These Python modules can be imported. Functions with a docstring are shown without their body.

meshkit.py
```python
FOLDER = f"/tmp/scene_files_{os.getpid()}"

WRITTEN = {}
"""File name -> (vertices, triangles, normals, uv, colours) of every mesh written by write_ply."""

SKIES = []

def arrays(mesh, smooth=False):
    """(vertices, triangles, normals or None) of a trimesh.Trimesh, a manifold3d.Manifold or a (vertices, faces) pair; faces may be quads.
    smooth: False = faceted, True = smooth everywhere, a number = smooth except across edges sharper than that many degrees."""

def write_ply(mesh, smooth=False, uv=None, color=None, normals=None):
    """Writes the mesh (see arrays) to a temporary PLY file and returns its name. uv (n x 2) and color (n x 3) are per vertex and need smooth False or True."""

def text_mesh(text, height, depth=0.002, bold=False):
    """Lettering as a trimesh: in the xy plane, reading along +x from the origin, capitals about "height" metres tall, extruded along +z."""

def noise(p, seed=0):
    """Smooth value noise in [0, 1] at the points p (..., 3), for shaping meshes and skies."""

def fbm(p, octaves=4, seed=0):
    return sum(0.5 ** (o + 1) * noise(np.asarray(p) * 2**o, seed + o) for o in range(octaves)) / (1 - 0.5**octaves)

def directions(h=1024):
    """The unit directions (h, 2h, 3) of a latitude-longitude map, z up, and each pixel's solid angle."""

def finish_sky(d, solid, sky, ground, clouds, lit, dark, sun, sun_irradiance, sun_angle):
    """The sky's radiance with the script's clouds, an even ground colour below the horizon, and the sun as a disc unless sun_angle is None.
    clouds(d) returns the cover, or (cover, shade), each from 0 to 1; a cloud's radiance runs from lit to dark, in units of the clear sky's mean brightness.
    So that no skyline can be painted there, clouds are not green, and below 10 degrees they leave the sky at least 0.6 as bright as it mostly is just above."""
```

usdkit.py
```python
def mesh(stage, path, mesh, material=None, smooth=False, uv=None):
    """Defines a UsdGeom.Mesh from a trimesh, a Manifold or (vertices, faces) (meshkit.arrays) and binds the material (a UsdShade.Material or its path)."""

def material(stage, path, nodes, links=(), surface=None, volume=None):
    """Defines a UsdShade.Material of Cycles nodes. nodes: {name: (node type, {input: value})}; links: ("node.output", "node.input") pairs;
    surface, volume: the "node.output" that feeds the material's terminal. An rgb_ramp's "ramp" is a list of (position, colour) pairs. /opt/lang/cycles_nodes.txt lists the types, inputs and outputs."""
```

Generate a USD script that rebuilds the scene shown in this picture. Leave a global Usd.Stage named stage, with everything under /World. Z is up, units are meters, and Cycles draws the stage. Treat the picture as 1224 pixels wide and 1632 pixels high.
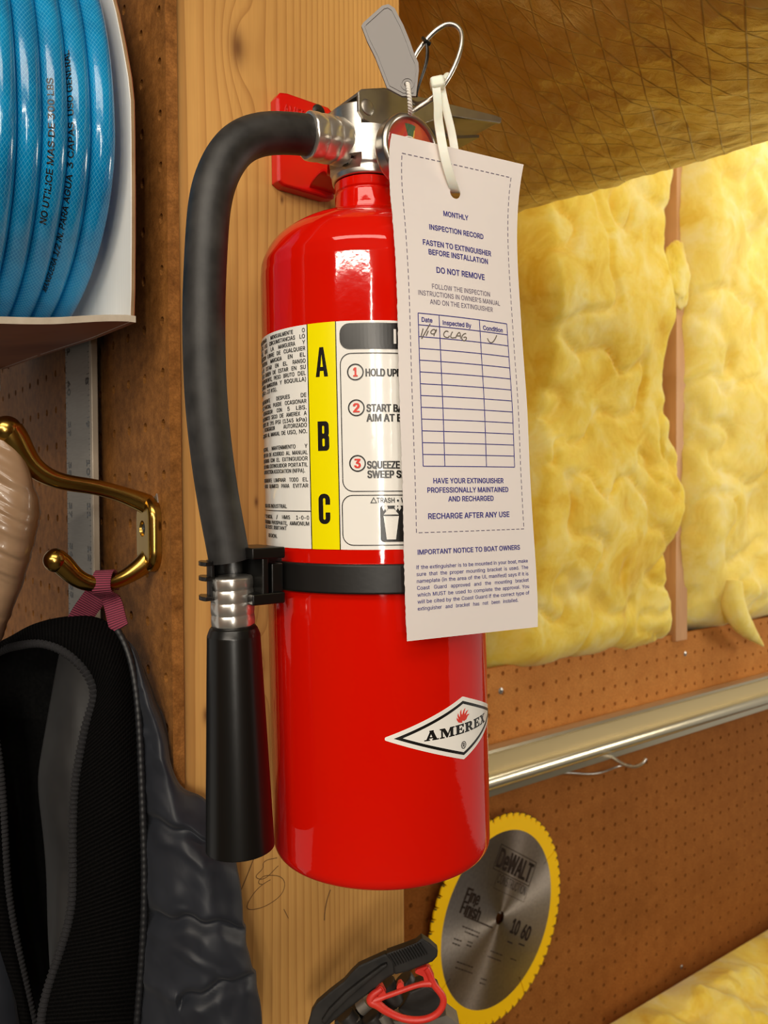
import math, random
import numpy as np, trimesh, usdkit, meshkit
import manifold3d as m3
from meshkit import fbm, noise
from pxr import Usd, UsdGeom, UsdLux, UsdShade, Gf, Sdf
from shapely.geometry import Polygon, Point, LineString, box as sbox, MultiPolygon
from shapely import affinity
from shapely.ops import unary_union
from scipy.interpolate import CubicSpline, RectBivariateSpline

random.seed(7); RNG = np.random.default_rng(7)
stage = Usd.Stage.CreateInMemory()
UsdGeom.SetStageUpAxis(stage, 'Z'); UsdGeom.SetStageMetersPerUnit(stage, 1.0)
UsdGeom.Xform.Define(stage, '/World'); UsdGeom.Scope.Define(stage, '/World/Looks')

# ------------------------------------------------------------------ camera
# X runs along the right-hand pegboard, Y goes deeper along the left-hand pegboard, z is up
FPX, YAW, PITCH, ROLL = 1265.2, .9352, -.0207, -.0056
CAM = np.array([0, 0, 1.45])
_f = np.array([np.cos(YAW) * np.cos(PITCH), np.sin(YAW) * np.cos(PITCH), np.sin(PITCH)])
_r = np.array([np.sin(YAW), -np.cos(YAW), 0]); _u = np.cross(_r, _f)
RT = _r * np.cos(ROLL) + _u * np.sin(ROLL); UP = -_r * np.sin(ROLL) + _u * np.cos(ROLL); FW = _f
FH = np.array([np.cos(YAW), np.sin(YAW), 0.]); RH = _r
cam = UsdGeom.Camera.Define(stage, '/World/camera')
cam.CreateHorizontalApertureAttr(36.0); cam.CreateFocalLengthAttr(36.0 * FPX / 1224)
cam.CreateFStopAttr(30.0); cam.CreateFocusDistanceAttr(.335); cam.CreateClippingRangeAttr((.02, 100))
_m = np.eye(4); _m[0, :3], _m[1, :3], _m[2, :3], _m[3, :3] = RT, UP, -FW, CAM
cam.AddTransformOp().Set(Gf.Matrix4d(*_m.ravel().tolist()))
cam.CreateExposureAttr(.16)

# ------------------------------------------------------------------ light
dome = UsdLux.DomeLight.Define(stage, '/World/sky'); dome.CreateIntensityAttr(.10); dome.CreateColorAttr(Gf.Vec3f(1, .93, .84))
def lamp(name, pos, target, w, h, power, col=(1, .9, .76)):
    L = UsdLux.RectLight.Define(stage, '/World/' + name)
    L.CreateWidthAttr(w); L.CreateHeightAttr(h); L.CreateIntensityAttr(power); L.CreateColorAttr(Gf.Vec3f(*col))
    z = np.array(pos, float) - np.array(target, float); z /= np.linalg.norm(z)
    x = np.cross([0, 0, 1.], z); x = x / np.linalg.norm(x) if np.linalg.norm(x) > 1e-6 else np.array([1., 0, 0])
    y = np.cross(z, x); M = np.eye(4); M[0, :3], M[1, :3], M[2, :3], M[3, :3] = x, y, z, pos
    L.AddTransformOp().Set(Gf.Matrix4d(*M.ravel().tolist()))
def campos(back, right, up): return CAM - FH * back + RH * right + np.array([0, 0, up])
lamp('shop_light', campos(.55, -.12, .95), campos(-.4, .0, 0), 1.2, .5, 6.5)
# two long tube lamps further back in the room, one across and one along it, and an upright strip added to streak the label
lamp('tube_light', campos(2.3, -.85, .95), campos(0, -.3, .1), 1.7, .05, 95)
lamp('tube_light_001', campos(3.0, .05, .93), campos(0, .05, .1), .06, 1.3, 95)
lamp('work_light', campos(3.0, 1.2, .42), campos(0, 0, .1), .05, .4, 60)
lamp('window_light', campos(2.5, .35, .12), campos(0, .3, .1), .2, .9, 30, (1, .93, .82))  # added strip, no window: fills the alcove and streaks the red shoulder
lamp('alcove_light', (1.45, .22, 2.30), (1.0, .72, 1.3), .7, .2, 8, (1, .91, .76))
lamp('side_light', (1.75, -.15, 1.50), (.6, .5, 1.62), .4, .3, 12, (1, .91, .76))  # added fill lamp below the blanket, brightens the foil from underneath

# ------------------------------------------------------------------ pixel of the photograph -> point in the place
def ray(px, py): return FW + (px - 612) / FPX * RT + (816 - py) / FPX * UP
def at(px, py, d): return CAM + d * ray(px, py)
def aty(px, py, Y): r = ray(px, py); return CAM + r * (Y / r[1])
def atx(px, py, X): r = ray(px, py); return CAM + r * (X / r[0])

# ------------------------------------------------------------------ materials
class Ref(str): pass
class G:
    """A small graph writer: every call adds a node and returns its output."""
    OUT = {'math': 'value', 'mix': 'color', 'noise_texture': 'fac', 'rgb_ramp': 'color', 'bump': 'normal', 'principled_bsdf': 'BSDF', 'separate_xyz': 'x', 'combine_xyz': 'vector', 'geometry': 'position',
           'mapping': 'vector', 'voronoi_texture': 'distance', 'wave_texture': 'fac', 'texture_coordinate': 'UV', 'map_range': 'result', 'vector_math': 'vector', 'object_info': 'random', 'bevel': 'bevel',
           'mix_closure': 'closure', 'translucent_bsdf': 'BSDF', 'transparent_bsdf': 'BSDF', 'glossy_bsdf': 'BSDF', 'fresnel': 'fac', 'diffuse_bsdf': 'BSDF', 'white_noise_texture': 'value'}
    def __init__(s): s.nodes, s.links = {}, []
    def __call__(s, kind, out=None, **inp):
        name = f'n{len(s.nodes)}'; vals = {}
        for k, v in inp.items():
            if isinstance(v, Ref): s.links.append((str(v), f'{name}.{k}'))
            else: vals[k] = v
        s.nodes[name] = (kind, vals); return Ref(f'{name}.{out or s.OUT[kind]}')
    def m(s, op, a, b=0., c=0.): return s('math', math_type=op, value1=a, value2=b, value3=c)
    def xyz(s, v):
        r = s('separate_xyz', vector=v); n = r.split('.')[0]; return Ref(n + '.x'), Ref(n + '.y'), Ref(n + '.z')
    def pos(s): return s('geometry', out='position')
    def scaled(s, v, sc): return s('vector_math', math_type='multiply', vector1=v, vector2=sc)
    def noise(s, v, scale=5, detail=3, rough=.55, dist=0, out='fac'): return s('noise_texture', out=out, vector=v, scale=scale, detail=detail, roughness=rough, distortion=dist)
    def ramp(s, fac, stops): return s('rgb_ramp', fac=fac, ramp=stops)
    def mixc(s, fac, a, b, kind='mix'): return s('mix', mix_type=kind, fac=fac, color1=a, color2=b)
    def bump(s, h, strength=.4, dist=.001, normal=None): return s('bump', height=h, strength=strength, distance=dist, **({'normal': normal} if normal else {}))
    def done(s, name, surface): return usdkit.material(stage, '/World/Looks/' + name, s.nodes, s.links, surface=str(surface))
def lin(r, g, b):
    c = np.array([r, g, b]) / 255.; return tuple(float(x) for x in np.where(c < .04045, c / 12.92, ((c + .055) / 1.055) ** 2.4))
def plain(name, rgb, rough=.5, metal=0., bevel=0., bump=None, **kw):
    g = G(); nrm = None
    if bevel: nrm = g('bevel', radius=bevel, samples=4)
    if bump: nrm = g.bump(g.noise(g.pos(), bump[0], 3), bump[1], bump[2], nrm)
    p = g('principled_bsdf', base_color=lin(*rgb), roughness=rough, metallic=metal, **({'normal': nrm} if nrm else {}), **kw)
    return g.done(name, p)
def speckled(name, a, b, scale, rough=.6, bumpd=.0004, stretch=(1, 1, 1), bevel=0., metal=0., bs=.4, **kw):
    g = G(); v = g.scaled(g.pos(), stretch); n = g.noise(v, scale, 5, .6)
    c = g.ramp(n, [(.3, lin(*a)), (.7, lin(*b))])
    nr = g.bump(n, bs, bumpd, g('bevel', radius=bevel, samples=4) if bevel else None)
    return g.done(name, g('principled_bsdf', base_color=c, roughness=rough, metallic=metal, normal=nr, **kw))

M = {}
M['red_paint'] = plain('red_paint', (203, 16, 3), .06, bump=(170, .07, .0006), specular_ior_level=.5)
M['red_bracket'] = plain('red_bracket', (205, 14, 8), .25, bevel=.0012)
M['label_white'] = plain('label_white', (236, 234, 228), .12, bump=(170, .05, .0004))
M['label_yellow'] = plain('label_yellow', (240, 226, 0), .22)
M['ink_black'] = plain('ink_black', (22, 21, 20), .3)
M['ink_red'] = plain('ink_red', (214, 52, 36), .3)
M['ink_blue'] = plain('ink_blue', (62, 58, 128), .8)
M['ink_grey'] = plain('ink_grey', (112, 104, 122), .8)
M['pencil'] = plain('pencil', (104, 96, 88), .7)
M['pencil_wood'] = plain('pencil_wood', (112, 78, 40), .7)
M['black_plastic'] = plain('black_plastic', (13, 13, 12), .3, bevel=.0006, bump=(220, .05, .0004))
M['black_matte'] = plain('black_matte', (16, 15, 14), .45, bevel=.0008, bump=(300, .1, .0004))
M['aluminium'] = speckled('aluminium', (196, 192, 184), (214, 210, 202), 60, .34, .00006, (1, 1, 12), metal=1.)
M['aluminium_dark'] = plain('aluminium_dark', (128, 120, 108), .4, 1.)
M['ferrule'] = plain('ferrule', (226, 222, 214), .27, .9, bump=(90, .08, .0006))
M['steel'] = speckled('steel', (172, 168, 160), (190, 186, 180), 80, .3, .00005, bevel=.0008, metal=1.)
M['lever_steel'] = speckled('lever_steel', (160, 154, 144), (176, 170, 160), 80, .42, .00005, bevel=.0008, metal=1.)
M['brass'] = speckled('brass', (168, 134, 62), (190, 156, 80), 40, .22, .0003, metal=1., bs=.15)
M['screw_dark'] = plain('screw_dark', (74, 72, 68), .4, .9)
M['screw_zinc'] = plain('screw_zinc', (200, 198, 194), .35, .9)
M['seal_grey'] = plain('seal_grey', (134, 130, 128), .55, bump=(260, .12, .0005))
M['nylon_tie'] = plain('nylon_tie', (238, 232, 214), .35, subsurface_weight=.3, subsurface_scale=.003, bevel=.0004)
M['thread_white'] = plain('thread_white', (226, 222, 214), .7)
M['gauge_red'] = plain('gauge_red', (176, 30, 30), .4)
M['gauge_green'] = plain('gauge_green', (20, 82, 56), .4)
M['gauge_gold'] = plain('gauge_gold', (228, 186, 92), .35, .5)
def glass():
    g = G(); return g.done('clear_lens', g('mix_closure', fac=.05, closure1=g('transparent_bsdf', color=(1, 1, 1)), closure2=g('glossy_bsdf', color=(1, 1, 1), roughness=.05)))
M['clear_lens'] = glass()
def paper():
    g = G(); n = g.noise(g.pos(), 400, 4); b = g.bump(n, .06, .0003)
    return g.done('tag_paper', g('mix_closure', fac=.12, closure1=g('principled_bsdf', base_color=lin(236, 229, 226), roughness=.75, normal=b), closure2=g('translucent_bsdf', color=lin(236, 229, 226))))
M['tag_paper'] = paper()
def rubber():
    g = G(); u = g('texture_coordinate'); x, y, z = g.xyz(u)
    a = g.m('sine', g.m('add', g.m('multiply', x, 75.4), g.m('multiply', y, 2600.))); b = g.m('sine', g.m('subtract', g.m('multiply', x, 75.4), g.m('multiply', y, 2600.)))
    h = g.m('maximum', a, b); n = g.noise(g.pos(), 90, 4)
    c = g.ramp(n, [(.3, lin(20, 20, 20)), (.7, lin(52, 51, 50))])
    return g.done('hose_rubber', g('principled_bsdf', base_color=c, roughness=.5, normal=g.bump(h, .12, .0003)))
M['hose_rubber'] = rubber()
def wood(name, light, dark, x0, stretch=1., knots=True):
    """Vertical pine grain: growth rings crowd together towards larger x, knots with their own rings."""
    g = G(); P = g.pos(); x, y, z = g.xyz(P)
    warp = g.noise(g('combine_xyz', x=g.m('multiply', x, 9.), y=g.m('multiply', y, 9.), z=g.m('multiply', z, 1.3)), 1, 3)
    xs = g.m('subtract', x, x0)
    if knots:
        for kx, kz, s in ((.1875, 1.683, .006), (.196, 1.36, .004)):
            dx = g.m('divide', g.m('subtract', x, kx), s); dz = g.m('divide', g.m('subtract', z, kz), s * 2.6)
            e = g.m('exponent', g.m('multiply', g.m('add', g.m('multiply', dx, dx), g.m('multiply', dz, dz)), -.35))
            xs = g.m('add', xs, g.m('multiply', e, .012))
    ring = g.m('add', g.m('add', g.m('multiply', xs, 70. * stretch), g.m('multiply', g.m('multiply', xs, xs), 1150. * stretch)), g.m('multiply', warp, 4.5))
    fr = g.m('fract' if False else 'fraction', ring)
    fine = g.noise(g.scaled(P, (1, 1, .02)), 900, 3); blot = g.noise(g.scaled(P, (1, 1, .3)), 16, 4)
    c = g.ramp(fr, [(0, lin(*light)), (.55, lin(*[l * .97 for l in light])), (.86, lin(*[(a * .45 + b * .55) for a, b in zip(light, dark)])), (.95, lin(*dark)), (1., lin(*light))])
    c = g.mixc(.55, lin(*light), c)
    c = g.mixc(g.m('multiply', fine, .3), c, lin(*[d * .9 for d in dark]), 'mix')
    c = g.mixc(.5, c, g.ramp(blot, [(.35, (.62, .55, .46)), (.6, (1, 1, 1))]), 'multiply')
    if knots:
        for kx, kz, s in ((.1875, 1.683, .0042), (.196, 1.36, .0014), (.181, 1.395, .0008), (.169, 1.547, .0012), (.196, 1.447, .0012), (.213, 1.61, .001), (.1665, 1.338, .002)):
            dx = g.m('divide', g.m('subtract', x, kx), s); dz = g.m('divide', g.m('subtract', z, kz), s * 2.2)
            e = g.m('exponent', g.m('multiply', g.m('add', g.m('multiply', dx, dx), g.m('multiply', dz, dz)), -1.))
            c = g.mixc(g.m('multiply', e, .85), c, lin(92, 50, 20))
    return g.done(name, g('principled_bsdf', base_color=c, roughness=.5, normal=g.bump(g.m('add', fr, fine), .1, .0004)))
M['pine'] = wood('pine', (214, 164, 92), (150, 96, 42), .153)
M['stud_wood'] = wood('stud_wood', (222, 172, 124), (186, 130, 84), 1.0, .6, False)
def hardboard(name, a, b, scale, rough=.62):
    g = G(); P = g.pos(); n = g.noise(P, scale, 6, .7); n2 = g.noise(P, scale * 7, 3, .6); n3 = g.noise(P, 9, 3)
    c = g.ramp(n, [(.3, lin(*a)), (.7, lin(*b))]); c = g.mixc(.5, c, g.ramp(n2, [(.35, (.6, .55, .5)), (.65, (1.15, 1.12, 1.1))]), 'multiply')
    c = g.mixc(.4, c, g.ramp(n3, [(.3, (.7, .66, .6)), (.65, (1.1, 1.1, 1.1))]), 'multiply')
    return g.done(name, g('principled_bsdf', base_color=c, roughness=rough, specular_ior_level=.14, normal=g.bump(n2, .25, .0003)))
M['board_left'] = hardboard('board_left', (108, 68, 28), (158, 106, 52), 130)
M['board_right'] = hardboard('board_right', (186, 120, 58), (200, 136, 70), 60, .7)
M['board_low_shaded'] = hardboard('board_low_shaded', (142, 86, 36), (158, 100, 46), 60, .7)  # shade on the lower panel is put into this darker brown
M['sheathing'] = hardboard('sheathing', (150, 96, 44), (164, 110, 56), 30, .8)
def insulation(name, deep, mid, pale):
    g = G(); P = g.pos(); w = g.noise(P, 11, 4, .6, .6, out='color')
    n = g.noise(g('vector_math', math_type='multiply_add', vector1=w, vector2=(.05, .05, .05), vector3=P), 16, 6, .6, .5)
    f = g.noise(g.scaled(P, (1, 1, .45)), 240, 5, .7, 1.2)
    c = g.ramp(n, [(.3, lin(*deep)), (.5, lin(*mid)), (.72, lin(*pale))])
    b = g.bump(g.m('add', g.m('multiply', f, .6), n), .28, .004)
    d = g('principled_bsdf', base_color=c, roughness=.95, specular_ior_level=.1, normal=b, sheen_weight=.15, subsurface_weight=.35, subsurface_radius=(1., .7, .2), subsurface_scale=.01)
    return g.done(name, d)
M['fibreglass'] = insulation('fibreglass', (226, 180, 48), (243, 211, 92), (251, 231, 150))
M['fibreglass_pale'] = insulation('fibreglass_pale', (234, 198, 78), (247, 220, 118), (252, 233, 166))
def foil():
    g = G(); P = g.pos(); x, y, z = g.xyz(P)
    wob = g.noise(P, 24, 3, out='color'); wx, wy, wz = g.xyz(wob)
    def fam(ang, pitch, amp):
        t = g.m('add', g.m('add', g.m('multiply', x, math.cos(ang)), g.m('multiply', y, math.sin(ang))), g.m('multiply', wx, amp))
        d = g.m('absolute', g.m('subtract', g.m('fraction', g.m('divide', t, pitch)), .5))
        return g.m('multiply', g.m('subtract', .055, d), 18.) if False else g('map_range', value=d, from_min=.0, from_max=.035, to_min=1., to_max=0., clamp=True)
    a, b, c3 = fam(math.radians(FOIL_A), .02, .0012), fam(math.radians(FOIL_B), .02, .0012), fam(math.radians(FOIL_C), .03, .002)
    lines = g.m('maximum', g.m('maximum', a, b), g.m('multiply', c3, .8))
    cr = g.noise(P, 70, 5, .65, .8); big = g.noise(P, 7, 3)
    c = g.mixc(g.m('multiply', lines, .36), g.ramp(cr, [(.3, lin(240, 204, 96)), (.7, lin(252, 226, 140))]), lin(98, 66, 28))
    nr = g.bump(g.m('add', g.m('multiply', lines, .5), g.m('multiply', cr, 1.2)), .5, .0025)
    return g.done('foil_facing', g('principled_bsdf', base_color=c, metallic=.25, roughness=g('map_range', value=big, from_min=.3, from_max=.7, to_min=.3, to_max=.42), normal=nr))
FOIL_A, FOIL_B, FOIL_C = 118, 30, 75
M['foil_facing'] = foil()
M['card_white'] = speckled('card_white', (220, 220, 216), (230, 230, 227), 24, .55, .0002, (1, 60, .5), bs=.1)
M['card_brown'] = speckled('card_brown', (128, 100, 68), (156, 128, 92), 60, .8)
M['card_edge'] = speckled('card_edge', (168, 156, 136), (188, 178, 160), 120, .7)
M['card_print'] = speckled('card_print', (120, 60, 34), (150, 92, 56), 12, .6)
def bluehose():
    g = G(); u, v, _ = g.xyz(g('texture_coordinate'))
    # u: turns round the hose, v: length in hose circumferences
    def fam(sg):
        t = g.m('add', g.m('multiply', u, 20.), g.m('multiply', v, 14. * sg))
        d = g.m('absolute', g.m('subtract', g.m('fraction', t), .5)); return g('map_range', value=d, from_min=.01, from_max=.08, to_min=1., to_max=0., clamp=True)
    l = g.m('maximum', fam(1.), fam(-1.))
    n = g.noise(g.pos(), 40, 3)
    base = g.ramp(n, [(.35, lin(0, 112, 168)), (.65, lin(0, 136, 198))])
    c = g.mixc(g.m('multiply', l, .5), base, lin(110, 206, 230))
    return g.done('blue_pvc', g('principled_bsdf', base_color=c, roughness=.16, subsurface_weight=.25, subsurface_radius=(.1, .5, 1.), subsurface_scale=.004, coat_weight=.2, coat_roughness=.05, normal=g.bump(g.noise(g.pos(), 220, 2), .16, .0006)))
M['blue_pvc'] = bluehose()
M['ruler_metal'] = speckled('ruler_metal', (134, 129, 120), (146, 141, 132), 90, .5, .00003, (1, 1, 14), metal=.4)
M['ruler_edge'] = plain('ruler_edge', (176, 164, 146), .5, .3)
def ribknit():
    g = G(); u, v, _ = g.xyz(g('texture_coordinate'))
    h = g.m('add', g.m('sine', g.m('multiply', v, 6.283)), g.m('multiply', g.m('sine', g.m('multiply', u, 400.)), .35)); n = g.noise(g.pos(), 900, 3)
    c = g.ramp(g.m('add', g.m('multiply', h, .3), n), [(.2, lin(4, 4, 4)), (.9, lin(17, 16, 16))])
    return g.done('rib_knit', g('principled_bsdf', base_color=c, roughness=1., specular_ior_level=.05, normal=g.bump(h, .6, .0007)))
M['rib_knit'] = ribknit()
M['knit_edge'] = speckled('knit_edge', (10, 10, 12), (25, 24, 28), 900, .9, .0006)
M['lining'] = speckled('lining', (28, 28, 29), (40, 40, 40), 30, .55, .001)
M['fleece'] = speckled('fleece', (8, 8, 8), (16, 16, 16), 500, 1., .001, specular_ior_level=.05)
def nylon():
    g = G(); P = g.pos(); n = g.noise(g.scaled(P, (1, 1, .6)), 42, 4, .5, 1.); f = g.noise(P, 1400, 2)
    c = g.ramp(n, [(.3, lin(24, 27, 34)), (.7, lin(36, 39, 46))])
    return g.done('navy_nylon', g('principled_bsdf', base_color=c, roughness=.5, sheen_weight=.05, specular_ior_level=.35, normal=g.bump(g.m('add', n, g.m('multiply', f, .03)), .12, .003)))
M['navy_nylon'] = nylon()
M['piping'] = plain('piping', (20, 21, 24), .5)
def webbing():
    g = G(); u, v, _ = g.xyz(g('texture_coordinate')); h = g.m('sine', g.m('multiply', v, 6.283))
    return g.done('maroon_webbing', g('principled_bsdf', base_color=g.ramp(g.m('multiply_add', h, .5, .5), [(.1, lin(74, 18, 34)), (.8, lin(136, 48, 72))]), roughness=.8, normal=g.bump(h, .5, .0005)))
M['maroon_webbing'] = webbing()
M['tan_plastic'] = speckled('tan_plastic', (134, 106, 80), (158, 130, 102), 14, .3, .002, coat_weight=.3, bs=.3)
BC_ = tuple(float(x) for x in aty(795, 1462, .703))
def bladeplate():
    g = G(); t = g('vector_math', math_type='normalize', vector1=g('vector_math', math_type='cross_product', vector1=g('vector_math', math_type='subtract', vector1=g.pos(), vector2=BC_), vector2=(-math.sin(.1047), math.cos(.1047), 0.))); n = g.noise(g.scaled(g.pos(), (1, 1, 1)), 300, 2)
    return g.done('blade_plate', g('principled_bsdf', base_color=g.ramp(n, [(.3, lin(168, 158, 150)), (.7, lin(184, 174, 166))]), metallic=1., roughness=.38, anisotropic=.9, tangent=t))
M['blade_plate'] = bladeplate()
M['blade_yellow'] = plain('blade_yellow', (255, 204, 0), .4)
M['blade_ink'] = plain('blade_ink', (52, 42, 36), .9, specular_ior_level=.05)
M['carbide'] = plain('carbide', (90, 82, 74), .4, .8)
M['rail_metal'] = speckled('rail_metal', (206, 196, 168), (222, 214, 190), 30, .26, .00008, (.05, 1, 1), metal=.85)
M['rail_face'] = plain('rail_face', (204, 186, 140), .5, .35)
M['clamp_black'] = speckled('clamp_black', (16, 15, 14), (46, 43, 40), 40, .5, .0006, bevel=.0015)
M['clamp_red'] = speckled('clamp_red', (196, 34, 26), (214, 60, 46), 60, .42, .0003)
M['clamp_grey'] = speckled('clamp_grey', (110, 104, 96), (140, 134, 124), 60, .5, .0003, metal=.6)
M['concrete'] = speckled('concrete', (74, 68, 60), (92, 86, 76), 6, .8)
M['plaster'] = speckled('plaster', (120, 102, 80), (132, 114, 90), 6, .9)

# ------------------------------------------------------------------ scene tree
_used = {}
def numbered(parent, name):
    k = (parent, name); n = _used.get(k, 0); _used[k] = n + 1
    return f'{parent}/{name}' + (f'_{n:03d}' if n else '')
def tag(p, label=None, category=None, group=None, kind=None):
    for k, v in (('label', label), ('category', category), ('group', group), ('kind', kind)):
        if v: p.SetCustomDataByKey(k, v)
    return p
class Node:
    def __init__(s, prim, base): s.prim, s.base, s.path = prim, np.asarray(base, float), str(prim.GetPath())
def thing(name, label, category, base, group=None, kind=None):
    x = UsdGeom.Xform.Define(stage, numbered('/World', name)); x.AddTranslateOp().Set(Gf.Vec3d(*map(float, base)))
    tag(x.GetPrim(), label, category, group, kind); return Node(x.GetPrim(), base)
def arr(mesh):
    if isinstance(mesh, trimesh.Trimesh): return np.array(mesh.vertices, float), np.array(mesh.faces)
    v, f, _ = meshkit.arrays(mesh); return v, f
def obj(name, mesh, mat, parent, smooth=30, uv=None, label=None, kind=None):
    v, f = arr(mesh); base = parent.base
    p = usdkit.mesh(stage, numbered(parent.path, name), (v - base, f), M[mat], True if uv is not None else smooth, uv)
    tag(p.GetPrim(), label, None, None, kind); return Node(p.GetPrim(), base)
def single(name, mesh, mat, label, category, smooth=30, uv=None, kind=None, group=None):
    v, f = arr(mesh)
    p = usdkit.mesh(stage, numbered('/World', name), (v, f), M[mat], True if uv is not None else smooth, uv)
    tag(p.GetPrim(), label, category, group, kind); return Node(p.GetPrim(), (0, 0, 0))
cat = trimesh.util.concatenate

# ------------------------------------------------------------------ shapes
def boxm(lo, hi):
    lo, hi = np.minimum(lo, hi), np.maximum(lo, hi); m = trimesh.creation.box(hi - lo); m.apply_translation((lo + hi) / 2); return m
def rbox(size, r, seg=12):
    s = np.array(size) / 2 - r
    return trimesh.Trimesh(*arr(m3.Manifold.batch_hull([m3.Manifold.sphere(r, seg).translate([sx * s[0], sy * s[1], sz * s[2]]) for sx in (-1, 1) for sy in (-1, 1) for sz in (-1, 1)])), process=False)
def frame_mesh(mesh, o, X, Y, Z):
    m = mesh.copy(); v = np.asarray(m.vertices); m.vertices = np.asarray(o) + v[:, :1] * X + v[:, 1:2] * Y + v[:, 2:3] * Z
    if np.dot(np.cross(X, Y), Z) < 0: m.invert()
    return m
def path_smooth(pts, n):
    pts = np.asarray(pts, float); t = np.r_[0, np.cumsum(np.linalg.norm(np.diff(pts, axis=0), axis=1))]
    return CubicSpline(t, pts)(np.linspace(0, t[-1], n))
def frames(P, closed=False):
    T = np.gradient(P, axis=0) if not closed else np.roll(P, -1, 0) - np.roll(P, 1, 0)
    T /= np.linalg.norm(T, axis=1, keepdims=True)
    a = np.cross(T[0], [0, 0, 1.]); a = a if np.linalg.norm(a) > .1 else np.cross(T[0], [1., 0, 0]); a /= np.linalg.norm(a); A = [a]
    for t in T[1:]:
        a = A[-1] - t * (A[-1] @ t); A.append(a / np.linalg.norm(a))
    A = np.array(A); return T, A, np.cross(T, A)
def tube(P, r, seg=16, closed=False, squash=None, caps=True, uv=False):
    P = np.asarray(P, float); n = len(P); r = np.broadcast_to(np.asarray(r, float), (n,)); T, A, B = frames(P, closed)
    ns = seg + 1 if uv else seg
    a = np.arange(ns) / seg * 2 * np.pi; ca, sa = np.cos(a), np.sin(a); sq = squash or (1, 1)
    v = (P[:, None] + r[:, None, None] * (ca[None, :, None] * A[:, None] * sq[0] + sa[None, :, None] * B[:, None] * sq[1])).reshape(-1, 3)
    f = []; rows = n if closed else n - 1
    for i in range(rows):
        i2 = (i + 1) % n
        j = np.arange(seg); j2 = j + 1 if uv else (j + 1) % seg
        f += [np.stack([i * ns + j, i * ns + j2, i2 * ns + j2], 1), np.stack([i * ns + j, i2 * ns + j2, i2 * ns + j], 1)]
    f = np.vstack(f)
    if caps and not closed and not uv:
        c0, c1 = len(v), len(v) + 1; v = np.vstack([v, P[0], P[-1]]); j = np.arange(seg); j2 = (j + 1) % seg
        f = np.vstack([f, np.stack([np.full(seg, c0), j2, j], 1), np.stack([np.full(seg, c1), (n - 1) * ns + j, (n - 1) * ns + j2], 1)])
    m = trimesh.Trimesh(v, f, process=False)
    if uv:
        L = np.r_[0, np.cumsum(np.linalg.norm(np.diff(P, axis=0), axis=1))]
        U = np.stack([np.tile(np.arange(ns) / seg, n), np.repeat(L / (2 * np.pi * r.mean()), ns)], 1)
        return m, U
    return m
def lathe(profile, seg=96, T=lambda p: p):
    """profile: (radius, z) from top or bottom; closed at the axis where the radius is 0."""
    p = np.array(profile, float); a = np.arange(seg) / seg * 2 * np.pi
    v = np.stack([p[:, 0, None] * np.cos(a), p[:, 0, None] * np.sin(a), np.repeat(p[:, 1, None], seg, 1)], -1).reshape(-1, 3)
    j = np.arange(seg); j2 = (j + 1) % seg; f = []
    for i in range(len(p) - 1): f += [np.stack([i * seg + j, i * seg + j2, (i + 1) * seg + j2], 1), np.stack([i * seg + j, (i + 1) * seg + j2, (i + 1) * seg + j], 1)]
    m = trimesh.Trimesh(T(v), np.vstack(f), process=False); m.merge_vertices(); m.update_faces(m.nondegenerate_faces()); m.fix_normals(); return m
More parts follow.
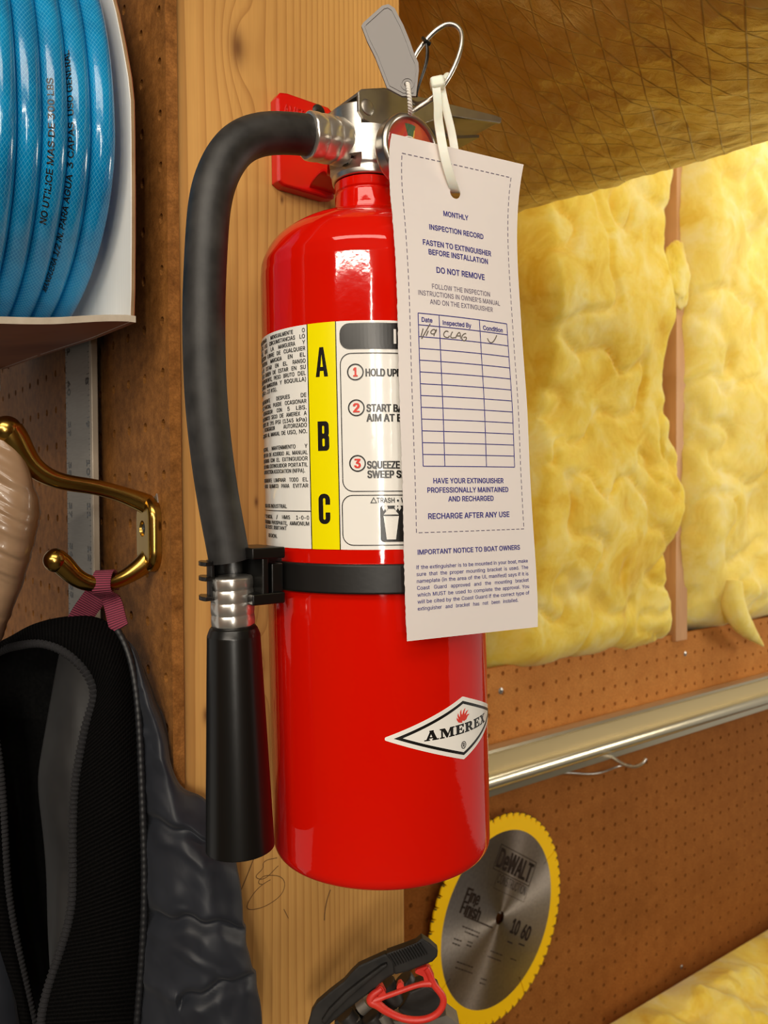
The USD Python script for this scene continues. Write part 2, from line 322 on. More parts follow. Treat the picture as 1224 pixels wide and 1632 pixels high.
def dense(profile, step=.0015):
    out = [np.array(profile[0], float)]
    for q in profile[1:]:
        q = np.array(q, float); k = max(1, int(np.linalg.norm(q - out[-1]) / step)); a = out[-1]
        out += [a + (q - a) * (i + 1) / k for i in range(k)]
    return out
def rounded(profile, r, n=5):
    """Rounds the inner corners of a profile."""
    P = [np.array(p, float) for p in profile]; out = [P[0]]
    for a, b, c in zip(P[:-2], P[1:-1], P[2:]):
        u, w = a - b, c - b; lu, lw = np.linalg.norm(u), np.linalg.norm(w); k = min(r, lu * .45, lw * .45); p, q = b + u / lu * k, b + w / lw * k
        for t in np.linspace(0, 1, n): out.append((1 - t) ** 2 * p + 2 * t * (1 - t) * b + t * t * q)
    return out + [P[-1]]
def grid_mesh(V):
    """V: (n, m, 3) -> open sheet."""
    n, m = V.shape[:2]; i = np.arange(n * m).reshape(n, m); a, b, c, d = i[:-1, :-1].ravel(), i[:-1, 1:].ravel(), i[1:, 1:].ravel(), i[1:, :-1].ravel()
    return trimesh.Trimesh(V.reshape(-1, 3), np.vstack([np.stack([a, b, c], 1), np.stack([a, c, d], 1)]), process=False)
def solid_sheet(V, W):
    """Front sheet V and back sheet W of one grid, joined along their borders into a closed body."""
    n, m = V.shape[:2]; F = grid_mesh(V); k = n * m; i = np.arange(k).reshape(n, m)
    rim = np.r_[i[0, :-1], i[:-1, -1], i[-1, :0:-1], i[:0:-1, 0]]; rim2 = np.roll(rim, -1)
    f = np.vstack([F.faces, F.faces[:, ::-1] + k, np.stack([rim, rim + k, rim2 + k], 1), np.stack([rim, rim2 + k, rim2], 1)])
    return trimesh.Trimesh(np.vstack([V.reshape(-1, 3), W.reshape(-1, 3)]), f, process=False)
def extrude(poly, h):
    gs = [g for g in getattr(poly, 'geoms', [poly]) if g.area > 0]
    return cat([trimesh.creation.extrude_polygon(g, h, engine='earcut') for g in gs])
def mapped(poly_or_mesh, fn, h=.00012, edge=None, lift=0.):
    """A flat print laid on a surface: fn(a, b, height) gives the point."""
    m = extrude(poly_or_mesh, h) if not isinstance(poly_or_mesh, trimesh.Trimesh) else poly_or_mesh.copy()
    v, f = np.array(m.vertices), np.array(m.faces)
    if edge: v, f = trimesh.remesh.subdivide_to_size(v, f, edge)
    return trimesh.Trimesh(fn(v[:, 0], v[:, 1], v[:, 2] + lift), f, process=False)
_tc = {}
def text(s, height, width=None, bold=False, align='l', depth=.00012):
    s = s.replace('I', '\u0399').replace('l', '\u01c0'); k = (s, bold)
    if k not in _tc: _tc[k] = meshkit.text_mesh(s, 1., 1., bold)
    m = _tc[k].copy(); v = np.array(m.vertices); v[:, 0] -= v[:, 0].min(); w = v[:, 0].max()
    sx = width / w if width else height; v = v * [sx, height, depth]; w *= sx
    v[:, 0] -= {'l': 0, 'c': w / 2, 'r': w}[align]; m.vertices = v; return m
def heavy(m, d): a, b = m.copy(), m.copy(); a.apply_translation([-d, 0, 0]); b.apply_translation([d, 0, 0]); return cat([a, b])
def moved(m, x, y): m = m.copy(); m.apply_translation([x, y, 0]); return m
def line(pts, w): return LineString(pts).buffer(w / 2, cap_style=2, join_style=2)
def rrect(x0, y0, x1, y1, r): return sbox(x0 + r, y0 + r, x1 - r, y1 - r).buffer(r, quad_segs=6)
def px_poly(pts): return Polygon(pts)
def campoly(pts, d):
    """Outline in pixels -> outline in metres on the plane square to the view at distance d."""
    return Polygon([((x - 612) / FPX * d, (816 - y) / FPX * d) for x, y in pts])
def camslab(pts, d, thick, round_=0.):
    p = campoly(pts, d)
    if round_: p = p.buffer(-round_).buffer(2 * round_).buffer(-round_)
    return frame_mesh(extrude(p, thick), CAM + FW * d, RT, UP, FW)

# ================================================================== SETTING
GP = .0254
def pegboard(u0, u1, w0, w1, uh, wh, r, thick, P, deep=.03):
    """A drilled hardboard sheet. P(u, w, depth) -> point; every hole is real; uh, wh: one hole's place."""
    cu = [uh + k * GP for k in range(-400, 400) if u0 + .004 < uh + k * GP < u1 - .004]; cw = [wh + k * GP for k in range(-400, 400) if w0 + .004 < wh + k * GP < w1 - .004]
    bu = [u0] + [(a + b) / 2 for a, b in zip(cu[:-1], cu[1:])] + [u1]; bw = [w0] + [(a + b) / 2 for a, b in zip(cw[:-1], cw[1:])] + [w1]
    V, Fc = [], []; n = 12; j = np.arange(n); j2 = (j + 1) % n
    cell = np.vstack([np.stack([j, j2, j2 + n], 1), np.stack([j, j2 + n, j + n], 1), np.stack([j + n, j2 + n, j2 + 2 * n], 1), np.stack([j + n, j2 + 2 * n, j + 2 * n], 1), np.stack([j[1:-1] * 0 + 2 * n, j[1:-1] + 2 * n, j2[1:-1] + 2 * n], 1)])
    third = np.array([0, 1 / 3, 2 / 3]); k = 0
    for a in range(len(cu)):
        for b in range(len(cw)):
            x0, x1, y0, y1 = bu[a], bu[a + 1], bw[b], bw[b + 1]
            o = np.vstack([np.stack([x0 + (x1 - x0) * third, np.full(3, y0)], 1), np.stack([np.full(3, x1), y0 + (y1 - y0) * third], 1), np.stack([x1 + (x0 - x1) * third, np.full(3, y1)], 1), np.stack([np.full(3, x0), y1 + (y0 - y1) * third], 1)])
            c = np.array([cu[a], cw[b]]); d = o - c; h = c + r * d / np.linalg.norm(d, axis=1, keepdims=True)
            V.append(np.vstack([np.c_[o, np.zeros(n)], np.c_[h, np.zeros(n)], np.c_[h, np.full(n, deep)]])); Fc.append(cell + k); k += 3 * n
    v, f = np.vstack(V), np.vstack(Fc)
    e = np.array([[u0, w0, 0], [u1, w0, 0], [u1, w1, 0], [u0, w1, 0], [u0, w0, thick], [u1, w0, thick], [u1, w1, thick], [u0, w1, thick]], float)
    q = np.array([[0, 1, 5], [0, 5, 4], [1, 2, 6], [1, 6, 5], [2, 3, 7], [2, 7, 6], [3, 0, 4], [3, 4, 7]])
    v, f = np.vstack([v, e]), np.vstack([f, q + k]); p = P(v[:, 0], v[:, 1], v[:, 2])
    m = trimesh.Trimesh(p, f, process=False); a0 = np.cross(*(p[f[0, i]] - p[f[0, 0]] for i in (1, 2)))
    if a0 @ (P(np.array([u0]), np.array([w0]), np.array([1.]))[0] - P(np.array([u0]), np.array([w0]), np.array([0.]))[0]) > 0: m.invert()
    return m
XL, YE = .147, .3756                     # left board's face and front edge
YP = .380                                # face of the wooden post
XR = .2945                               # the post's far side
YB = .7284                               # face of the right board
HZ = CAM[2] + .2394; HX, HZR = .726, CAM[2] - .2804
struct = dict(kind='structure')
single('wall_left', pegboard(YE, 1.95, .45, 2.38, .3841, HZ, .0026, .0058, lambda u, w, d: np.stack([XL + d, u, w], -1)), 'board_left', 'brown drilled hardboard partition behind the brass coat hook', 'pegboard', False, **struct)
post = rbox((XR - .1532, .72 - YP, 2.4), .0015, 8); post.apply_translation(((XR + .1532) / 2, (.72 + YP) / 2, 1.2))
post = single('wall_post', post, 'pine', 'wide knotty pine post that carries the fire extinguisher', 'wooden post', **struct)
def on_post(px, py): p = aty(px, py, YP); return p[0], p[2]
def post_fn(a, b, h): return np.stack([a, np.full_like(a, YP) - h - .00005, b], -1)
def z1(pts): return [(380 + x / 4.708, 1350 + y / 4.708) for x, y in pts]
for pts, w in (([(120, 70), (70, 200), (20, 320)], .00055), ([(300, 140), (250, 190), (160, 240), (132, 222), (185, 150), (186, 125), (240, 90), (290, 80)], .0004),
               ([(180, 280), (152, 255), (175, 228), (240, 212), (300, 218), (345, 262), (335, 330), (250, 415), (130, 465), (65, 455), (90, 385), (180, 282), (240, 245)], .0004), ([(690, 320), (655, 440), (645, 550)], .0007), ([(340, 465), (375, 535)], .0004)):
    P2 = path_smooth([(*on_post(*q), 0) for q in z1(pts)], 60)[:, :2]
    obj('pencil_mark', mapped(line(P2, w), post_fn, .00006), 'pencil_wood', post, False)
ZJ = HZR - 3.5 * GP
single('wall_right', pegboard(XR + .002, 2.3, .55, ZJ, HX, HZR, .0029, .006, lambda u, w, d: np.stack([u, YB + d, w], -1)), 'board_low_shaded', 'drilled hardboard back wall below the metal rail, its brown darkened with painted shade', 'pegboard', False, **struct)
single('wall_right', pegboard(XR + .002, 2.3, ZJ, HZR + 2.35 * GP, HX, HZR, .0029, .006, lambda u, w, d: np.stack([u, YB + d, w], -1)), 'board_right', 'tan drilled hardboard back wall above the metal rail', 'pegboard', False, **struct)
single('wall_back', boxm((XR - .1, .79, .5), (2.6, .80, 2.4)), 'sheathing', 'brown sheathing behind the yellow insulation', 'wall', **struct)
sx0, sx1 = aty(1078, 600, .722)[0], aty(1096, 600, .722)[0]
single('wall_stud', boxm((sx0, .722, HZR + 2 * GP), (sx1, .789, 2.3)), 'stud_wood', 'narrow pale wooden stud between two insulation batts', 'stud', **struct)
single('floor', boxm((-3.2, -3.2, -.06), (3.2, 1.3, 0)), 'concrete', 'grey concrete workshop floor', 'floor', **struct)
single('wall_rear', boxm((-3.2, -3.26, 0), (3.2, -3.2, 2.46)), 'sheathing', 'brown rear workshop wall behind the camera', 'wall', **struct)
single('wall_side', boxm((-3.26, -3.2, 0), (-3.2, 1.3, 2.46)), 'sheathing', 'brown side workshop wall away from the post', 'wall', **struct)
single('ceiling', boxm((-3.2, -3.2, 2.46), (3.2, 1.3, 2.5)), 'plaster', 'plain workshop ceiling', 'ceiling', **struct)

# ---- metal rail on the right board
def rail_z(py, y): return aty(783, py, y)[2]
prof = [(YB - .0003, rail_z(1186, YB)), (.712, rail_z(1188, .712)), (.703, rail_z(1196, .703)), (.7005, rail_z(1201, .7005)), (.7025, rail_z(1203, .7025)), (.7035, rail_z(1232, .7035))]
cy, cz = .700, (rail_z(1233, .70) + rail_z(1258, .70)) / 2; rr = (rail_z(1233, .70) - rail_z(1258, .70)) / 2
prof_nose = [(cy + rr * math.cos(a), cz + rr * math.sin(a)) for a in np.linspace(math.radians(70), math.radians(290), 18)]
rail = thing('metal_rail', 'long champagne metal rail across the drilled back wall above the saw blade', 'rail', (1.2, YB, prof[0][1]))
def xprism(yz, x0, x1):
    m = extrude(Polygon(yz), x1 - x0); return frame_mesh(m, np.array([x0, 0, 0]), np.array([0, 1., 0]), np.array([0, 0, 1.]), np.array([1., 0, 0]))
X0R, X1R = XR + .004, 2.28
bot = prof_nose[-1]
obj('back_plate', xprism([(YB - .0003, prof[0][1]), (.7035 + .001, prof[0][1] - .002), (.7035 + .001, bot[1]), (YB - .0003, bot[1])], X0R, X1R), 'rail_face', rail, False)
obj('top_lip', xprism([prof[0], prof[1], prof[2], prof[3], prof[4], (.7046, prof[4][1] - .0008), (.7046, prof[2][1]), (.713, prof[1][1] - .002), (YB - .0003, prof[0][1] - .0025)], X0R, X1R), 'rail_metal', rail)
obj('rounded_nose', xprism(prof_nose + [(.7046, prof_nose[-1][1]), (.7046, prof_nose[0][1])], X0R, X1R), 'rail_metal', rail)
zb = rail_z(1263, .712)
obj('bottom_lip', xprism([(.7046, bot[1] + .001), (.7015, bot[1] - .0005), (.7022, zb), (.7046, zb)], X0R, X1R), 'rail_metal', rail, False)

# ---- insulation
def smooth1(x, y): 
    x, y = np.asarray(x, float), np.asarray(y, float); o = np.argsort(x); return lambda t: np.interp(t, x[o], y[o])
def batt(left, right, bottom, top, yback, thick, seed, n=90, lump=.019, fuzz=.006, edge=.10, Y=.70):
    """Outlines in pixels on the plane y = Y, read as places on the wall. Returns a closed lumpy body."""
    A = lambda pts: np.array([aty(*p, Y) for p in pts])
    L, R, B, T = A(left), A(right), A(bottom), A(top)
    zs = np.r_[B[:, 2], T[:, 2]]; s = np.linspace(0, 1, n); S, Tt = np.meshgrid(s, s, indexing='ij')
    zL = smooth1(L[:, 2], L[:, 0]); zR = smooth1(R[:, 2], R[:, 0]); xB = smooth1(B[:, 0], B[:, 2]); xT = smooth1(T[:, 0], T[:, 2])
    x = L[:, 0].mean() + (R[:, 0].mean() - L[:, 0].mean()) * S; z = xB(x) + (xT(x) - xB(x)) * Tt
    for _ in range(3): x = zL(z) + (zR(z) - zL(z)) * S; z = xB(x) + (xT(x) - xB(x)) * Tt
    p = np.stack([x, np.full_like(x, Y), z], -1)
    e = lambda t: (1 - np.clip(1 - np.minimum(t, 1 - t) / edge, 0, 1) ** 2.4) ** .6
    h = e(S) * e(Tt)
    q = p * [1, 1, 1]
    wq = q + (fbm(q * 9 + 7, 2, seed + 20) - .5)[..., None] * .05; lumps = (fbm(wq * 7 + seed, 2, seed) - .5) * 3.0 * lump - np.exp(-(np.abs(fbm(wq * 12 + seed, 2, seed + 5) - .5) / .035) ** 2) * lump * .42 + (fbm(wq * 26, 2, seed + 9) - .5) * fuzz * 1.1 + (fbm(q * 120, 2, seed + 10) - .5) * fuzz * .35
    d = np.clip(thick * h + lumps * np.clip(h * 1.5, 0, 1), .002, None)
    wob = (fbm(q * 60 + 3, 4, seed + 3) - .5) * .008; wob2 = (fbm(q * 60 + 33, 4, seed + 4) - .5) * .008; r = 1 - np.clip(h, 0, 1) * .6
    F = np.stack([x + wob * r, yback - d, z + wob2 * r], -1); W = F.copy(); W[..., 1] = yback
    m = solid_sheet(F, W); m.fix_normals(); return m
def wool(label, mesh, mat='fibreglass'): return single('insulation_batt', mesh, mat, label, 'insulation', 45)
wool('wide yellow insulation batt between the paper tag and the bare stud', batt([(858, 300), (854, 420), (850, 600), (834, 800), (832, 1000), (820, 1100)], [(1084, 250), (1072, 330), (1064, 400), (1068, 480), (1066, 560), (1062, 620), (1076, 700), (1097, 730), (1096, 790), (1083, 850), (1080, 900), (1092, 960), (1098, 1040)],
     [(800, 1088), (830, 1084), (870, 1082), (930, 1071), (990, 1062), (1050, 1050), (1080, 1040), (1100, 1030)], [(800, 240), (1120, 160)], .775, .085, 3, 130))
wool('yellow insulation batt beyond the bare stud, with a drooping loose tuft', cat([batt([(1097, 150), (1099, 500), (1098, 800), (1099, 1030)], [(1400, 60), (1400, 1030)], [(1090, 1018), (1130, 1012), (1180, 1016), (1224, 1000), (1330, 975), (1420, 960)], [(1080, 160), (1420, 60)], .775, .082, 11, 120),
     (lambda P: tube(path_smooth(P, 24), np.interp(np.linspace(0, 1, 24), [0, .5, 1], [.022, .016, .002]), 14))([aty(1160, 930, .70), aty(1172, 975, .69), aty(1190, 1003, .69), aty(1216, 1029, .693)])]), 'fibreglass_pale')
wool('thin pale insulation strip showing just past the paper tag', batt([(780, 240), (775, 1010)], [(851, 240), (847, 420), (842, 600), (822, 800), (818, 1000), (810, 1060)], [(770, 1092), (785, 1090), (797, 1052), (817, 1045)], [(770, 200), (870, 200)], .787, .05, 23, 60, .01, .004), 'fibreglass_pale')
def tuft(px, py, d, rx, rz, seed):
    m = trimesh.creation.icosphere(4, 1.); v = np.array(m.vertices); v *= (1 + .7 * (fbm(v * 2.2 + seed, 4, seed) - .5))[:, None]; m.vertices = v * [rx, .012, rz] + at(px, py, d); return m
wool('small yellow insulation tuft caught across the bare stud', tuft(1078, 440, aty(1078, 440, .712) @ FW - CAM @ FW, .028, .052, 4))
def heap():
    nx, ny = 120, 60; s = np.linspace(0, 1, nx); t = np.linspace(0, 1, ny); S, Tt = np.meshgrid(s, t, indexing='ij')
    P0, P1 = aty(1030, 1640, .66), aty(1300, 1470, .66)
    x = P0[0] - .03 + (P1[0] + .25 - P0[0]) * S; zt = P0[2] + (P1[2] - P0[2]) * (x - P0[0]) / (P1[0] - P0[0])
    th = Tt * np.pi * .9; rz, ry = .16, .10
    y = .66 - ry * np.sin(th) * 1.0; z = zt - rz * (1 - np.cos(th)) * .5
    q = np.stack([x, y, z], -1); k = (fbm(q * 13, 2, 31) - .5) * .075 + (fbm(q * 34, 2, 34) - .5) * .022 + (fbm(q * 80, 3, 32) - .5) * .012
    F = q + np.stack([k * 0, -np.sin(th) * k, np.cos(th) * k], -1); W = np.stack([x, np.full_like(x, .70), np.minimum(z, zt - .004)], -1)
    m = solid_sheet(F, W); m.fix_normals(); return m
wool('loose yellow insulation heap lying low in front of the back wall', heap(), 'fibreglass')

ZA_ = np.array([0, 0, 1.])
def blanket():
    K = np.array([[(690, 322, .80), (790, 312, .775), (943, 282, .715), (1015, 262, .69), (1095, 247, .66), (1250, 200, .62)],
                  [(690, 352, .78), (800, 336, .745), (943, 297, .69), (1015, 277, .66), (1095, 262, .63), (1250, 216, .59)],
                  [(690, 250, .71), (820, 235, .645), (940, 215, .595), (1015, 205, .565), (1095, 195, .545), (1250, 165, .50)],
                  [(660, 120, .66), (800, 110, .565), (930, 105, .51), (1010, 100, .485), (1095, 95, .46), (1250, 80, .425)],
                  [(630, 0, .62), (780, 0, .505), (920, 0, .455), (1010, 0, .43), (1095, 0, .405), (1255, -10, .375)],
                  [(600, -140, .58), (760, -140, .46), (900, -140, .41), (1010, -140, .385), (1095, -140, .365), (1270, -150, .335)]], float)
    C = np.array([[at(*c) for c in row] for row in K]); d = C[:, -1] - C[:, -2]; d[:, 2] *= .3; d /= np.linalg.norm(d, axis=1, keepdims=True); C = np.concatenate([C, C[:, -1:] + d[:, None] * .12, C[:, -1:] + d[:, None] * .26 + ZA_ * .02], 1)
    a, b = np.arange(6), np.arange(8); s, t = np.linspace(0, 5, 130), np.linspace(0, 7, 180)
    F = np.stack([RectBivariateSpline(a, b, C[..., i], kx=3, ky=3)(s, t) for i in range(3)], -1)
    F[..., 2] += (fbm(F * 34, 4, 41) - .5) * .010 + (fbm(F * 9, 2, 42) - .5) * .014
    return F
BF = blanket()
roll = thing('insulation_blanket', 'foil faced insulation blanket with crossed scrim threads sagging overhead', 'insulation', BF[65, 65])
nB = np.array([0, 0, 1.])
m = solid_sheet(BF, BF + nB * .0008); m.fix_normals(); obj('foil_facing', m, 'foil_facing', roll, True)
back = BF + nB * .0012; up = BF + nB * (.02 + .03 * np.minimum(1, np.arange(130) / 25.)[:, None, None])
m = solid_sheet(back, up); m.fix_normals(); obj('glass_wool', m, 'fibreglass', roll)

# ================================================================== FIRE EXTINGUISHER
D0 = .372; RB = .0507
E0 = CAM + D0 * (FH + (597.5 - 612) / FPX * RH); K = math.tan(math.radians(.85)); A0 = math.atan2(-FH[1], -FH[0])
def EX(v):
    v = np.asarray(v, float); return E0 + v - RH * (K * v[..., 2:3])
def zE(py): r = ray(598, py); return r[2] * D0 / (r @ FH)
def cyl(px, py, R=RB):
    """Pixel -> (arc length to the right of the side nearest the camera, height) on the leaning cylinder."""
    o = CAM - E0; o = o + RH * (K * o[2]); d = ray(px, py); d = d + RH * (K * d[2])
    a, b, c = d[0] ** 2 + d[1] ** 2, 2 * (o[0] * d[0] + o[1] * d[1]), o[0] ** 2 + o[1] ** 2 - R * R
    q = b * b - 4 * a * c; t = (-b - math.sqrt(max(q, 0))) / (2 * a); p = o + t * d
    ph = (math.atan2(p[1], p[0]) - A0 + math.pi) % (2 * math.pi) - math.pi
    return ph * R, p[2]
def wrap(a, b, h, R=RB): an = A0 + a / R; return EX(np.stack([(R + h) * np.cos(an), (R + h) * np.sin(an), b], -1))
zb_ = cyl(605, 1421, .0493)[1]
ext = thing('fire_extinguisher', 'red portable fire extinguisher with black hose hung on the pine post', 'fire extinguisher', EX([0, 0, cyl(605, 1419, .0495)[1]]))
zb = cyl(605, 1421, .0493)[1]
sh = [(.0507, zE(452)), (.0503, zE(436)), (.0494, zE(424)), (.0464, zE(404)), (.0411, zE(385)), (.0325, zE(367)), (.0232, zE(355)), (.0175, zE(349))]
cs = CubicSpline(np.arange(len(sh)), np.array(sh)); shs = [tuple(x) for x in cs(np.linspace(0, len(sh) - 1, 50))]
body = [(0, zb + .006), (.040, zb + .005), (.0464, zb + .0002), (.0480, zb)] + [(.0507 - .0027 * (1 - math.sin(t)), zb + .0052 * (1 - math.cos(t))) for t in np.linspace(.12, math.pi / 2, 9)] + dense([(.0507, zb + .0052), (.0507, zE(452))], .02)[1:] + shs[1:]
neck = [(.0162, zE(345)), (.0158, zE(338)), (.0156, zE(319)), (.0151, zE(316.5)), (.0151, zE(314.5)), (.0157, zE(312)), (.0157, zE(299)), (.0150, zE(297.5)), (0, zE(297.5))]
cyl_body = obj('cylinder', lathe(body + neck, 160, EX), 'red_paint', ext, 35)
# ---- label
s_l = cyl(432, 700)[0] - .035; s0, zt = cyl(540, 512); s1, zbm = cyl(541, 876); s9 = .095
sY0, sY1 = cyl(494, 700)[0], cyl(539, 700)[0]
def patch(x0, y0, x1, y1, n=60, h=.00012): 
    m = extrude(sbox(x0, y0, x1, y1), h); return mapped(m, wrap, edge=.004)
lab = obj('label', mapped(rrect(s_l, zbm, s9, zt, .002), wrap, .00012, .004), 'label_white', ext, 30, label='white printed instruction label with a yellow stripe')
obj('yellow_stripe', mapped(sbox(sY0, zbm, sY1, zt), wrap, .0001, .004, .00013), 'label_yellow', lab)
ink, red = [], []
LF = .00026
def put(m, dest=ink): dest.append(mapped(m, wrap, edge=.0025, lift=LF))
for s in (sY0, sY1): put(extrude(sbox(s - .00018, zbm, s + .00018, zt), .0001))
def fat(letter):
    """Heavy condensed capitals, 1 high."""
    if letter == 'A':
        p = Polygon([(0, 0), (.17, 1), (.33, 1), (.5, 0), (.345, 0), (.325, .2), (.175, .2), (.155, 0)]).difference(Polygon([(.195, .33), (.305, .33), (.25, .78)]))
    elif letter == 'B':
        p = rrect(0, 0, .46, .56, .14).union(rrect(0, .46, .45, 1, .14)).union(sbox(0, 0, .2, 1)).difference(rrect(.18, .15, .28, .42, .04)).difference(rrect(.18, .58, .27, .85, .04))
    else:
        p = rrect(0, 0, .46, 1, .2).difference(rrect(.18, .14, .28, .86, .05)).difference(sbox(.27, .38, .5, .64))
    return p
for L, (xc, yc, hh) in {'A': (513, 577, 47), 'B': (516, 695, 47), 'C': (517.5, 811, 48)}.items():
    s, z = cyl(xc, yc); H = abs(cyl(xc, yc - hh / 2)[1] - cyl(xc, yc + hh / 2)[1]); p = affinity.scale(fat(L), H * .92, H, origin=(0, 0)); c = p.envelope.centroid
    put(extrude(affinity.translate(p, s - c.x, z - c.y), .0001))
span = [('INSPECCIONAR MENSUALMENTE O', 528.5), ('BAJO DE LAS CIRCUMSTANCIAS LO', 538), ('ASEGURE QUE LA MANGUERA Y', 547.8), ('OBSTRUCCION LIBRE DE CUALQUIER', 557.5), ('LA PRESION MARCADA EN EL', 567.4), ('DEBE DE ESTAR EN EL RANGO', 577.4), ('EL SELLO DEBEN DE ESTAR EN SU', 587.3), ('CORRESPONDIENTE, PESO BRUTO DEL', 597), ('INCLUYENDO MANGUERA Y BOQUILLA)', 606.8), ('*(5.00 KG ± .23 KG).', 616.5),
        ('INMEDIATAMENTE DESPUES DE', 632), ('O USO PARCIAL PUEDE OCASIONAR', 641.8), ('EL EXTINGUIDOR CON 5 LBS.', 651.7), ('POLVO QUIMICO SECO DE AMEREX A', 661.3), ('NITROGENO DE 195 PSI (1345 kPa)', 671), ('UN RECARGADOR AUTORIZADO', 680), ('DE ACUERDO AL MANUAL DE USO, NO.', 690),
        ('INSPECCION, MANTENIMIENTO Y', 713.5), ('DEBERAN SER DE ACUERDO AL MANUAL', 723.6), ('SUMINISTRADO CON EL EXTINGUIDOR', 733.4), ('NFPA 10 PARA EXTINGUIDOR PORTATIL', 743.2), ('*FIRE PROTECTION ASSOCIATION (NFPA).', 752.6, .0015), ('INMEDIATAMENTE LIMPIAR TODO EL', 767), ('DEL POLVO QUIMICO PARA EVITAR', 776.8),
        ('*PARA USO INDUSTRIAL', 810, .013), ('DRY CHEMICAL / HMIS 1-0-0', 828), ('MONOAMMONIUM PHOSPHATE, AMMONIUM', 837.6), ('*SULFATE DUST. IRRITANT', 846, .0135), ('*REGION.', 860, .0215)]
sR, sL = sY0 - .0012, sY0 - .0465
for row in span:
    tx, y = row[0], row[1]; z = cyl(490, y)[1]
    if tx[0] == '*': put(moved(text(tx[1:], .00165, min(len(tx) * .00135, .040), False, 'r'), sR - (row[2] if len(row) > 2 else .0185), z))
    else:
        words = tx.split(' '); ms = [text(w, .00165, len(w) * .00140, False) for w in words]; tot = sum(m.vertices[:, 0].max() for m in ms); gap = (sR - sL - tot) / max(1, len(ms) - 1); scale = 1.
        if gap < .0006: scale = (sR - sL - .0006 * (len(ms) - 1)) / tot; gap = .0006
        x = sL
        for m in ms: m.vertices = np.array(m.vertices) * [scale, 1, 1]; put(moved(m, x, z)); x += m.vertices[:, 0].max() + gap
z = cyl(490, 814.6)[1]; put(extrude(sbox(s_l, z - .00015, sY0, z + .00015), .0001))
# right-hand panel
def zc(y): return cyl(600, y)[1]
xp = cyl(545, 620)[0]; xr = s9 - .002
put(extrude(rrect(cyl(541.5, 535)[0], zc(556), xr, zc(514.5), .004), .0001))
def outline(p, w): return p.difference(p.buffer(-w))
put(extrude(outline(rrect(cyl(542.5, 600)[0], zc(783.5), xr, zc(562), .0045), .00032), .0001))
put(extrude(outline(rrect(cyl(545.5, 820)[0], zc(869.5), xr, zc(788.5), .0045), .00032), .0001))
big = text('INSTRUCTIONS', (zc(525) - zc(547)), None, True); whites = [mapped(moved(big, cyl(627, 535)[0], zc(547)), wrap, edge=.0025, lift=LF + .00012)]
for n, (x, y) in zip('123', ((566.5, 593), (568, 650), (570, 738.5))):
    s, z = cyl(x, y); put(extrude(Point(s, z).buffer(.0034).difference(Point(s, z).buffer(.00288)), .0001))
    m = text(n, .0035, .0024 if n != '1' else .0015, True, 'c'); put(heavy(moved(m, s, z - .00175), .00016), red)
for tx, x, y, w in (('HOLD UPRIGHT', 583, 599.5, None), ('PULL RING PIN', 583, 616, None), ('START BACK 8 FEET', 584.5, 656, None), ('AIM AT BASE OF FIRE', 584.5, 671.5, None), ('SQUEEZE LEVER', 585.5, 746.5, None), ('SWEEP SIDE TO SIDE', 586, 761.5, None)):
    if tx.startswith('PULL'): continue
    s, z = cyl(x, y); put(heavy(moved(text(tx, .0029, len(tx) * .00176, True), s, z), .00011))
s, z = cyl(600.5, 801); put(moved(text('TRASH • WOOD • PAPER', .0019, .0265, True), s, z))
s, z = cyl(595.5, 797.5); tri = Polygon([(s - .0014, z - .0011), (s + .0014, z - .0011), (s, z + .0014)]); put(extrude(outline(tri, .0003), .0001))
s, z = cyl(607, 868)[0], zc(863.5); W = .0150; Hh = zc(806) - z
bin_ = Polygon([(s + .0024, z + .0009), (s + .0062, z + .0009), (s + .0076, z + .0105), (s + .0013, z + .0105)]); heap_ = Polygon([(s + .0013, z + .011), (s + .0076, z + .011), (s + .0056, z + .0134), (s + .0032, z + .0134)])
fl = [affinity.translate(Polygon([(0, 0), (.0008, .0012), (.0002, .0030), (-.0007, .0016)]), s + a, z + .0124) for a in (.0014, .0024, .0064, .0078)]
put(extrude(rrect(s, z, s + W, z + Hh, .0012).difference(unary_union([bin_, heap_] + fl)), .0001))
obj('lettering', cat(ink), 'ink_black', lab, False); obj('numerals', cat(red), 'ink_red', lab, False); obj('reversed_lettering', cat(whites), 'label_white', lab, False)
